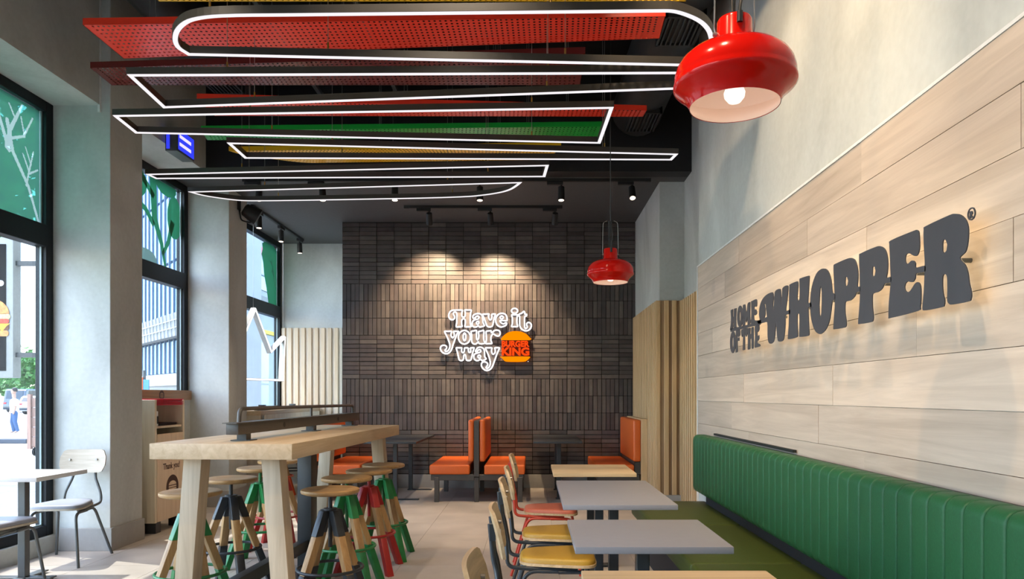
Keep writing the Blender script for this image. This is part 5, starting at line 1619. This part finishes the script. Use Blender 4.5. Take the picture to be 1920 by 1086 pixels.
bs = thing('burger_sign', 'lit orange burger shaped sign with red letters on the brick wall', 'sign', (-0.225, YB, 1.97))
for l in BUNS:
    MB().prism([smooth_loop(l, 3)], lambda u, v, w: (u, YN - 0.01 + w, v), 0.05).build('bun', M['bun'], bs)
bput = lambda cx, cz, sx, sz: (lambda x, y, zz: (cx + x * sx, YN - 0.012 + 0.022 - zz, cz + y * sz))
MB().box(-0.405, -0.045, YN + 0.02, YN + 0.04, 1.83, 2.065).build('back_tray', M['patty'], bs)
MB().box(-0.30, -0.15, YN + 0.04, YB - 0.003, 1.9, 2.0).build('fixing_block', M['steel_grey'], bs)
for word, w, cz, hh in (('BURGER', 0.385, 2.012, 0.085), ('KING', 0.385, 1.905, 0.115)):
    o = text_mesh(word, 0.10, 0.02, 0.0042, lambda x, y, zz: (x, zz, y), 'lettering', M['bun_text'], None)
    xs = [v.co.x for v in o.data.vertices]
    zs = [v.co.z for v in o.data.vertices]
    kx, kz = w / (max(xs) - min(xs)), hh / (max(zs) - min(zs))
    for v in o.data.vertices:
        v.co = Vector(((v.co.x - (max(xs) + min(xs)) / 2) * kx - 0.2255, YN - v.co.y, (v.co.z - (max(zs) + min(zs)) / 2) * kz + cz)) - world_off(bs)
    o.parent = bs
MB().lathe([(0.0, 0), (0.006, 0), (0.006, 0.004), (0.0, 0.004)], 10, (-0.05, YN, 1.765)).build('mark_dot', M['neon'], bs)

# ------------------------------------------------------------------ charcoal letters on the plank wall
ws = thing('wall_sign', 'large charcoal metal lettering with warm backlight on the pale planks', 'sign', (XW, 3.2, 1.75))
for ch, loops in SIGN:
    big = ch not in ('bar',)
    ring = ch in ('ring', 'r')
    sm = [smooth_loop(l, 3) if len(l) > 9 else l for l in loops]
    w0 = 0.003 if ring else 0.0045
    nm = {'bar': 'letter_bridge', 'ring': 'mark_ring', 'r': 'mark_letter'}.get(ch, 'letter')
    p = MB().prism(sm, lambda u, v, w: (1.375 + w, u, v), w0).build(nm, M['sign_dark'], ws)
    ysv = [u for u, v in loops[0]]
    zsv = [v for u, v in loops[0]]
    cy, cz = (min(ysv) + max(ysv)) / 2, (min(zsv) + max(zsv)) / 2
    if ch in 'WHOPER' and max(zsv) - min(zsv) > 0.24:
        MB().cyl((1.381, cy - 0.02, cz), (XW, cy - 0.02, cz), 0.008, 8).build('standoff', M['steel_grey'], p)
    if not ring and ch != 'bar':
        MB().prism(sm, lambda u, v, w: (1.3797 + w, u, v), 0.0002).build('backlight', M['halo'], p)

# ------------------------------------------------------------------ waste station between the pillars
wsn = thing('waste_station', 'pale wooden waste station with a Thank you! door between the pillars', 'waste station', (-3.72, 6.95, 0))
MB().box(-3.97, -3.515, 6.665, 6.70, 0.10, 1.255).build('side_panel', M['station'], wsn, bevel=0.002, seg=1)
MB().box(-3.97, -3.515, 7.20, 7.235, 0.10, 1.25).build('side_panel', M['station'], wsn, bevel=0.002, seg=1)
MB().box(-3.97, -3.95, 6.70, 7.20, 0.10, 1.20).build('back_panel', M['station'], wsn)
MB().box(-3.95, -3.53, 6.70, 7.20, 0.10, 0.12).build('floor_panel', M['station'], wsn)
MB().box(-3.95, -3.53, 6.70, 7.20, 0.985, 1.005).build('shelf', M['station'], wsn)
dr = MB().box(-3.53, -3.512, 6.704, 7.196, 0.105, 0.93).build('door', M['station_door'], wsn, bevel=0.002, seg=1)
text_mesh('Thank you!', 0.082, 0.001, 0.0016, lambda x, y, zz: (-3.5115 + zz, 6.97 + x * 0.86, 0.612 + y), 'lettering', M['print_brown'], dr)


def roundel(parent, put, cy, cz, r, pale):
    MB().prism([[(cy + r * math.cos(2 * PI * k / 36), cz + r * math.sin(2 * PI * k / 36)) for k in range(36)]], put(0), 0.0008).build('emblem_disc', M['print_brown'], parent)
    b = MB()
    s = r * 0.62
    b.prism([[(cy + s * math.cos(PI * k / 14), cz + s * 0.28 + s * 0.55 * math.sin(PI * k / 14)) for k in range(15)]], put(0.001), 0.0006)
    b.prism([rounded_rect(2 * s, s * 0.20, s * 0.06, 3, cy, cz + s * 0.06)], put(0.001), 0.0006)
    b.prism([rounded_rect(2 * s, s * 0.20, s * 0.06, 3, cy, cz - s * 0.24)], put(0.001), 0.0006)
    b.prism([[(cy - s, cz - s * 0.46), (cy + s, cz - s * 0.46), (cy + s * 0.92, cz - s * 0.68), (cy + s * 0.7, cz - s * 0.78), (cy - s * 0.7, cz - s * 0.78), (cy - s * 0.92, cz - s * 0.68)]], put(0.001), 0.0006)
    b.build('emblem_burger', pale, parent)


roundel(dr, lambda d: (lambda u, v, w: (-3.5115 + d + w, u, v)), 6.985, 0.405, 0.118, M['station_door'])
for x in (-3.90, -3.57):
    MB().box(x - 0.05, x + 0.05, 6.69, 6.78, 0.0, 0.10).build('foot', M['steel'], wsn)
    MB().box(x - 0.05, x + 0.05, 7.12, 7.21, 0.0, 0.10).build('foot', M['steel'], wsn)
MB().box(-3.90, -3.56, 6.75, 7.17, 1.0055, 1.03).build('bin_flap', M['black'], wsn, bevel=0.006)
np_ = thing('napkin_box', 'small white napkin dispenser on the waste station shelf', 'dispenser', (-3.60, 6.76, 1.006))
MB().box(-3.66, -3.52, 6.705, 6.74, 1.006, 1.15).build('dispenser_body', M['white_plastic'], np_, bevel=0.008)
MB().box(-3.525, -3.516, 6.712, 6.734, 1.03, 1.10).build('dispenser_slot', M['cable'], np_)
for k in range(4):
    t = thing('serving_tray', ['red serving tray at the top of the stack on the waste station', 'red serving tray second from the top on the waste station', 'red serving tray third from the top on the waste station', 'red serving tray at the bottom of the waste station stack'][k], 'tray', (-3.70, 6.95, 1.245 - 0.014 * k), 0, 'red trays on the waste station')
    zz = 1.245 - 0.014 * k
    MB().prism([rounded_rect(0.40, 0.46, 0.05, 5, -3.69, 6.95)], lambda u, v, w: (u, v, zz + w), 0.006).build('tray_base', M['tray_red'], t)
    MB().prism([rounded_rect(0.42, 0.485, 0.06, 5, -3.69, 6.95), rounded_rect(0.395, 0.455, 0.05, 5, -3.69, 6.95)], lambda u, v, w: (u, v, zz + 0.006 + w), 0.013 if k == 0 else 0.007).build('tray_rim', M['tray_red'], t)
sb = thing('emblem_board', 'walnut board with a dark burger emblem on the sill behind the waste station', 'board', (-3.96, 7.65, 1.24))
bo = MB().box(-3.968, -3.945, 7.0, 8.29, 1.242, 1.352).build('board', M['walnut'], sb, bevel=0.002, seg=1)
roundel(bo, lambda d: (lambda u, v, w: (-3.945 + d + w, u, v)), 7.62, 1.298, 0.052, M['walnut'])

# ------------------------------------------------------------------ crown light in the far window
cr = thing('crown_sign', 'hanging white crown outline light box in the far window', 'sign', (-3.62, 9.6, 2.3))


def bar(mb, a, b, w, d, nrm):
    a, b, nrm = Vector(a), Vector(b), Vector(nrm).normalized()
    t = (b - a).normalized()
    s = t.cross(nrm).normalized() * w / 2
    e = nrm * d / 2
    a, b = a - t * w * 0.4, b + t * w * 0.4
    mb.hexa([a - s - e, a + s - e, a + s + e, a - s + e], [b - s - e, b + s - e, b + s + e, b - s + e])


def crown_x(y):
    return -3.5 - (10.3 - y) * 0.3


crown_pts = [(10.126, 1.51), (10.17, 2.12), (9.877, 1.897), (9.557, 2.448), (9.237, 1.897), (8.944, 2.12), (8.988, 1.51)]
cn = Vector((1, -0.3, 0)).normalized()
for k in range(len(crown_pts)):
    (ya, za), (yb, zb) = crown_pts[k], crown_pts[(k + 1) % len(crown_pts)]
    a, b = Vector((crown_x(ya), ya, za)), Vector((crown_x(yb), yb, zb))
    m = MB()
    bar(m, a, b, 0.034, 0.07, cn)
    p = m.build('outline_bar', M['crown_side'], cr)
    m = MB()
    bar(m, a + cn * 0.0365, b + cn * 0.0365, 0.026, 0.002, cn)
    m.build('lit_face', M['crown_face'], p)
for y, zz in ((10.17, 2.12), (9.557, 2.448), (8.944, 2.12)):
    MB().tube([(crown_x(y), y, zz + 0.02), (crown_x(y), y, ZL)], 0.002, 5).build('wire', M['wire'], cr)

# ------------------------------------------------------------------ street outside
GZ = -0.10
g = MB().box(-14.5, -4.25, -14, 34, GZ - 0.3, GZ).build('pavement', M['paving'])
tag(g, kind='structure')
g = MB().box(-120, -14.5, -20, 140, GZ - 0.4, GZ - 0.08).build('street', M['asphalt'])
tag(g, kind='structure')
g = MB().box(-14.5, 60, 34, 140, GZ - 0.4, GZ - 0.08).build('street_far', M['asphalt'])
tag(g, kind='structure')
kb = thing('kerb_stones', 'row of yellow and dark kerb stones across the street island', 'kerb', (-17, 21.9, GZ), 0, None, 'structure')
for i in range(14):
    x = -23.5 + i * 0.9
    if x < -14.6 or True:
        MB().box(x, x + 0.885, 21.8, 22.0, GZ - 0.08, GZ + 0.06).build('kerb_stone', M['kerb_yellow' if i % 2 else 'kerb_black'], kb, bevel=0.02, seg=1)


# hanging poster box at the facade
po = thing('poster_box', 'grey framed black poster box with a burger picture outside the window', 'poster', (-4.8, 6.2, 2.06))
MB().box(-5.15, -4.50, 6.20, 6.30, 1.45, 2.67).build('poster_case', M['poster_frame'], po, bevel=0.008)
pf = MB().box(-5.09, -4.56, 6.195, 6.2, 1.51, 2.61).build('poster_sheet', M['poster_black'], po)
pp = lambda d: (lambda u, v, w: (u, 6.1945 - d - w, v))
bx, bz = -4.72, 1.95
MB().prism([[(bx + 0.19 * math.cos(PI * k / 16), bz + 0.055 + 0.14 * math.sin(PI * k / 16)) for k in range(17)]], pp(0), 0.0008).build('printed_bun', M['bread'], pf)
MB().prism([rounded_rect(0.40, 0.045, 0.02, 4, bx, bz + 0.030)], pp(0.0002), 0.0008).build('printed_salad', M['salad'], pf)
MB().prism([rounded_rect(0.38, 0.04, 0.018, 4, bx, bz - 0.008)], pp(0.0003), 0.0008).build('printed_tomato', M['tomato'], pf)
MB().prism([[(bx - 0.20, bz - 0.03), (bx + 0.20, bz - 0.03), (bx + 0.17, bz - 0.05), (bx + 0.13, bz - 0.10), (bx + 0.09, bz - 0.05), (bx - 0.1, bz - 0.05), (bx - 0.14, bz - 0.09)]], pp(0.0008), 0.0006).build('printed_cheese', M['cheese'], pf)
MB().prism([rounded_rect(0.38, 0.055, 0.025, 4, bx, bz - 0.062)], pp(0.0001), 0.0006).build('printed_patty', M['patty'], pf)
MB().prism([rounded_rect(0.37, 0.05, 0.022, 4, bx, bz - 0.115)], pp(0.0002), 0.0006).build('printed_bun', M['bread'], pf)
MB().prism([rounded_rect(0.09, 0.05, 0.025, 4, -4.62, 2.27)], pp(0.0002), 0.0006).build('printed_mark', M['white_plastic'], pf)
for zz in (1.65, 2.45):
    MB().box(-4.50, -4.30, 6.23, 6.27, zz - 0.02, zz + 0.02).build('wall_arm', M['steel'], po)


# people
def person(label, loc, rot, shirt, trousers, s=1.0):
    t = thing('person', label, 'person', loc, rot)

    def limb(nm, paths, mat, parent):
        m = MB()
        for pts, rs in paths:
            m.tube(pts, rs, 12)
        return m.build(nm, mat, parent, smooth=True, angle=80, local=True)

    verts = [(0, 0, 0.95), (0, 0, 1.15), (0, 0, 1.38), (0, 0, 1.46), (0, 0.02, 1.58), (0, 0.02, 1.70),
             (0.18, 0, 1.38), (0.23, 0.02, 1.12), (0.22, 0.12, 0.90), (0.21, 0.15, 0.82),
             (-0.18, 0, 1.38), (-0.23, 0.0, 1.12), (-0.22, 0.06, 0.88), (-0.21, 0.08, 0.80),
             (0.10, 0, 0.88), (0.11, 0.06, 0.48), (0.11, 0.0, 0.07), (0.11, 0.14, 0.04),
             (-0.10, 0, 0.88), (-0.11, 0.0, 0.48), (-0.11, -0.10, 0.08), (-0.11, 0.04, 0.04)]
    edges_ = [(0, 1), (1, 2), (2, 3), (3, 4), (4, 5), (2, 6), (6, 7), (7, 8), (8, 9), (2, 10), (10, 11), (11, 12), (12, 13), (0, 14), (14, 15), (15, 16), (16, 17), (0, 18), (18, 19), (19, 20), (20, 21)]
    rad = [0.13, 0.125, 0.14, 0.055, 0.09, 0.075, 0.055, 0.042, 0.032, 0.035, 0.055, 0.042, 0.032, 0.035, 0.085, 0.058, 0.042, 0.035, 0.085, 0.058, 0.042, 0.035]
    me = bpy.data.meshes.new('body')
    me.from_pydata([Vector(v) * s for v in verts], edges_, [])
    o = link('body', me, t)
    me.materials.append(M['skin'])
    md = o.modifiers.new('skin', 'SKIN')
    md.use_smooth_shade = True
    for i, r in enumerate(rad):
        me.skin_vertices[0].data[i].radius = (r * s, r * s)
    me.skin_vertices[0].data[0].use_root = True
    sd = o.modifiers.new('sub', 'SUBSURF')
    sd.levels = sd.render_levels = 1
    sh = MB()
    sh.tube([Vector(p) * s for p in ((0, 0, 0.86), (0, 0, 1.05), (0, 0, 1.25), (0, 0, 1.40), (0, 0, 1.455))], [r * s for r in (0.175, 0.165, 0.175, 0.155, 0.07)], 16)
    for q in (1, -1):
        sh.tube([Vector(p) * s for p in ((q * 0.10, 0, 1.38), (q * 0.19, 0, 1.37), (q * 0.235, 0.015, 1.14))], [r * s for r in (0.08, 0.075, 0.062)], 12)
    sh.build('shirt', shirt, t, smooth=True, angle=80, local=True)
    tr = MB()
    tr.tube([Vector(p) * s for p in ((0.07, 0, 0.93), (0.10, 0, 0.85), (0.11, 0.06, 0.48), (0.11, 0.0, 0.08))], [r * s for r in (0.10, 0.11, 0.078, 0.062)], 12)
    tr.tube([Vector(p) * s for p in ((-0.07, 0, 0.93), (-0.10, 0, 0.85), (-0.11, 0.0, 0.48), (-0.11, -0.10, 0.09))], [r * s for r in (0.10, 0.11, 0.078, 0.062)], 12)
    tr.build('trousers', trousers, t, smooth=True, angle=80, local=True)
    MB().lathe([(0.0, 1.60), (0.10, 1.62), (0.104, 1.68), (0.085, 1.745), (0.04, 1.775), (0.0, 1.78)], 18, (0, -0.01, 0)).build('hair', M['hair'], t, smooth=True, local=True)
    MB().lathe([(0.0, 1.475), (0.045, 1.49), (0.078, 1.55), (0.088, 1.63), (0.07, 1.70), (0.0, 1.73)], 18, (0, 0.025, 0)).build('face', M['skin'], t, smooth=True, local=True)
    return t


person('person in a white shirt and blue jeans walking on the street, arms down', (-20.05, 27.7, GZ - 0.08), PI * 0.75, M['cloth_white'], M['denim'], 0.92)
person('person in a red top and pale trousers at the window edge of the street', (-20.6, 27.4, GZ - 0.08), PI * 0.6, M['cloth_red'], M['cloth_pale'], 0.88)


# cars seen end on
def car(label, x, y, w, ln, h, paint, hood):
    t = thing('car', label, 'car', (x, y, GZ - 0.08))
    prof = [(0, 0.25), (0, 0.75), (0.06, 0.92), (0.30, h - 0.12), (0.55, h), (ln * 0.55, h), (ln * 0.72, 0.98), (ln - 0.25, hood), (ln, 0.65), (ln, 0.25)]
    MB().prism([prof], lambda u, v, ww: (-w / 2 + ww, u, v), w).build('body', paint, t, bevel=0.06, seg=3, local=True)
    z0, z1 = 0.98, h - 0.14
    MB().hexa([(-w / 2 + 0.16, 0.085, z0), (w / 2 - 0.16, 0.085, z0), (w / 2 - 0.16, 0.12, z0), (-w / 2 + 0.16, 0.12, z0)],
              [(-w / 2 + 0.22, 0.255, z1), (w / 2 - 0.22, 0.255, z1), (w / 2 - 0.22, 0.29, z1), (-w / 2 + 0.22, 0.29, z1)]).build('rear_window', M['car_glass'], t, local=True)
    for s in (-1, 1):
        MB().hexa([(s * (w / 2 + 0.004), 0.5, z0), (s * (w / 2 + 0.004), ln * 0.62, z0), (s * (w / 2 - 0.02), ln * 0.62, z0), (s * (w / 2 - 0.02), 0.5, z0)],
                  [(s * (w / 2 + 0.004), 0.6, z1), (s * (w / 2 + 0.004), ln * 0.54, z1), (s * (w / 2 - 0.02), ln * 0.54, z1), (s * (w / 2 - 0.02), 0.6, z1)]).build('side_window', M['car_glass'], t, local=True)
        MB().box(s * (w / 2 - 0.30), s * (w / 2 - 0.06), -0.012, 0.05, 0.72, 0.86).build('tail_light', M['tail_light'], t, local=True)
        for yy in (0.75, ln - 0.8):
            wh = MB()
            wh.cyl((s * (w / 2 - 0.20), yy, 0.31), (s * (w / 2 + 0.01), yy, 0.31), 0.31, 18)
            wh = wh.build('wheel', M['tyre'], t, smooth=True, local=True)
            MB().cyl((s * (w / 2 + 0.005), yy, 0.31), (s * (w / 2 + 0.016), yy, 0.31), 0.18, 14).build('hub', M['car_white'], wh, local=True)
    MB().box(-w / 2 + 0.05, w / 2 - 0.05, -0.03, 0.06, 0.32, 0.52).build('bumper', M['car_glass'], t, bevel=0.02, local=True)
    MB().box(-0.26, 0.26, -0.035, -0.02, 0.56, 0.68).build('number_plate', M['white_plastic'], t, local=True)


car('dark blue van parked across the street', -43.9, 60.5, 1.80, 4.4, 2.0, M['car_dark'], 1.15)
car('silver car with red tail lights parked in front of the van', -38.3, 54.5, 1.75, 4.2, 1.42, M['car_white'], 0.95)
car('dark car parked at the window frame behind the silver one', -43.2, 66.5, 1.75, 4.2, 1.65, M['car_dark'], 0.95)

# delivery cart
cart = thing('delivery_cart', 'brown wooden cart on small wheels standing on the pavement', 'cart', (-11.5, 16.5, GZ))
for k in range(5):
    MB().box(-11.54 + 0.005 * k, -11.1, 16.4, 16.43, GZ + 0.22 + 0.225 * k, GZ + 0.43 + 0.225 * k).build('board', M['cart_wood'], cart)
    MB().box(-11.54, -11.51, 16.43, 17.3, GZ + 0.22 + 0.225 * k, GZ + 0.43 + 0.225 * k).build('board', M['cart_wood'], cart)
MB().box(-11.56, -11.48, 16.37, 16.45, GZ + 0.16, GZ + 1.42).build('corner_post', M['cart_wood'], cart)
MB().box(-11.51, -11.1, 16.43, 17.3, GZ + 0.20, GZ + 0.24).build('cart_floor', M['cart_wood'], cart)
for x in (-11.47, -11.25):
    for y in (16.52, 17.2):
        MB().cyl((x - 0.025, y, GZ + 0.09), (x + 0.025, y, GZ + 0.09), 0.09, 16).build('wheel', M['tyre'], cart, smooth=True)
        MB().box(x - 0.03, x + 0.03, y - 0.015, y + 0.015, GZ + 0.09, GZ + 0.21).build('wheel_fork', M['steel'], cart)


# trees
def tree(label, x, y, h, rc, zc, seed, n=1400, ls=0.16):
    rr = random.Random(seed)
    t = thing('street_tree', label, 'tree', (x, y, GZ - 0.08))
    tr = MB()
    tr.tube([(x, y, GZ - 0.1), (x + 0.05, y, h * 0.3), (x - 0.05, y + 0.05, h * 0.6), (x, y, h * 0.8)], [0.17, 0.14, 0.11, 0.06], 10)
    for k in range(5):
        a = k * 1.26
        tr.tube([(x, y, h * (0.35 + 0.05 * k)), (x + rc * 0.5 * math.cos(a), y + rc * 0.5 * math.sin(a), zc), (x + rc * 0.75 * math.cos(a), y + rc * 0.75 * math.sin(a), zc + rc * 0.25)], [0.07, 0.045, 0.02], 6)
    tr.build('trunk', M['bark'], t, smooth=True)
    lobes = [(rr.uniform(-0.6, 0.6) * rc, rr.uniform(-0.6, 0.6) * rc, rr.uniform(-0.45, 0.6) * rc, rr.uniform(0.35, 0.55) * rc) for _ in range(12)]
    vs, fs = [], []
    for _ in range(n):
        lx, ly, lz, lr = rr.choice(lobes)
        d = Vector((rr.gauss(0, 1), rr.gauss(0, 1), rr.gauss(0, 1))).normalized() * lr * rr.uniform(0.75, 1.05)
        c = Vector((x + lx, y + ly, zc + lz)) + d
        a = Vector((rr.gauss(0, 1), rr.gauss(0, 1), rr.gauss(0, 1))).normalized() * ls
        b = a.orthogonal().normalized() * ls * 0.6
        k = len(vs)
        vs += [c - a, c + b, c + a, c - b]
        fs.append([k, k + 1, k + 2, k + 3])
    tag(MB().add(vs, fs).build('leaves', M['leaf'], t), kind='stuff')


tree('green street tree with its crown just above the window top, near the facade', -9.3, 11.4, 5.6, 2.0, 5.0, 3, 2600, 0.12)
tree('broad green tree behind the parked cars', -48.2, 69.5, 6.0, 2.6, 3.3, 5, 1500, 0.26)
tree('green tree farther down the street, left of the cars', -56.0, 77.0, 7.0, 2.8, 3.4, 8, 1300, 0.30)

# glass building across the side street, running away at a slant
bl = thing('glass_building', 'blue glass office building with thin fins and a pale lattice canopy', 'building', (-6.9, 14.0, GZ))
bd = Vector((-0.85, 1.0, 0)).normalized()
bn = Vector((-1.0, -0.85, 0)).normalized()
p0 = Vector((-5.9, 12.4, GZ))


def along(s, d, z):
    return p0 + bd * s + bn * d + Vector((0, 0, z))


def slab(s0, s1, d0, d1, z0, z1):
    m = MB()
    m.hexa([along(s0, d0, z0), along(s1, d0, z0), along(s1, d1, z0), along(s0, d1, z0)], [along(s0, d0, z1), along(s1, d0, z1), along(s1, d1, z1), along(s0, d1, z1)])
    return m


slab(0, 5.2, -1.2, -0.1, 0, 11).build('building_core', M['facade_white'], bl)
pitch = 0.325
for k in range(16):
    for z0, z1 in ((1.82, 2.42), (2.92, 3.9), (3.96, 5.2), (5.26, 6.6), (6.66, 8.2)):
        slab(k * pitch + 0.015, (k + 1) * pitch - 0.015, -0.1, -0.05, z0, z1).build('window', M['facade_glass'], bl)
for k in range(17):
    slab(k * pitch - 0.012, k * pitch + 0.012, -0.1, -0.02, 1.80, 9.2).build('fin', M['fin_blue'], bl)
for k in range(3):
    slab(k * 1.7 + 0.2, k * 1.7 + 1.5, -0.1, -0.05, 0.15, 1.45).build('window', M['car_glass'], bl)
slab(0, 5.2, -0.1, 0.03, 1.58, 1.80).build('fascia', M['facade_white'], bl)
cb = slab(0, 5.2, -0.05, 0.12, 2.46, 2.88).build('canopy', M['canopy'], bl)
for k in range(20):
    m = MB()
    s0 = k * 0.26
    m.hexa([along(s0, 0.12, 2.46), along(s0 + 0.03, 0.12, 2.46), along(s0 + 0.03, 0.14, 2.46), along(s0, 0.14, 2.46)],
           [along(s0 + 0.16, 0.12, 2.88), along(s0 + 0.19, 0.12, 2.88), along(s0 + 0.19, 0.14, 2.88), along(s0 + 0.16, 0.14, 2.88)])
    m.build('canopy_rib', M['facade_white'], cb)
for zz in (2.6, 2.74):
    slab(0, 5.2, 0.12, 0.135, zz, zz + 0.02).build('canopy_rail', M['facade_white'], cb)

# pale building straight behind the far window
b2 = thing('pale_building', 'pale rendered building with a pink band seen through the far window', 'building', (-8.5, 24, GZ))
MB().box(-8.2, -7.2, 17.6, 33, GZ - 0.1, 12).box(-9.6, -8.2, 20.0, 33, GZ - 0.1, 12).build('building_wall', M['facade_white'], b2)
MB().box(-7.2, -7.15, 17.6, 33, 5.05, 5.22).build('pink_band', M['band_pink'], b2)
MB().box(-7.2, -7.1, 17.6, 33, 3.75, 3.92).build('ledge', M['canopy'], b2)
MB().box(-7.2, -7.15, 17.6, 33, 2.95, 3.05).build('yellow_band', M['band_yellow'], b2)
for k in range(5):
    y = 17.9 + 2.6 * k
    for z0, z1 in ((0.5, 2.7), (4.1, 4.9), (5.6, 7.6)):
        w = MB().box(-7.2, -7.17, y, y + 1.6, z0, z1).build('window', M['facade_glass'], b2)
        MB().box(-7.17, -7.14, y + 0.78, y + 0.82, z0, z1).build('mullion', M['facade_white'], w)
        MB().box(-7.17, -7.14, y, y + 1.6, (z0 + z1) / 2 - 0.02, (z0 + z1) / 2 + 0.02).build('mullion', M['facade_white'], w)

# small street sign beyond the second window
ss = thing('street_sign', 'small orange and blue street sign plates on a pole', 'street sign', (-7.05, 13.0, GZ))
MB().cyl((-7.05, 13.0, GZ), (-7.05, 13.0, 1.75), 0.03, 10).build('pole', M['steel_grey'], ss, smooth=True)
MB().box(-7.16, -7.05, 12.95, 12.97, 1.33, 1.62).build('orange_plate', M['sign_orange'], ss)
MB().box(-7.04, -6.94, 12.95, 12.97, 1.40, 1.58).build('blue_plate', M['sign_blue'], ss)
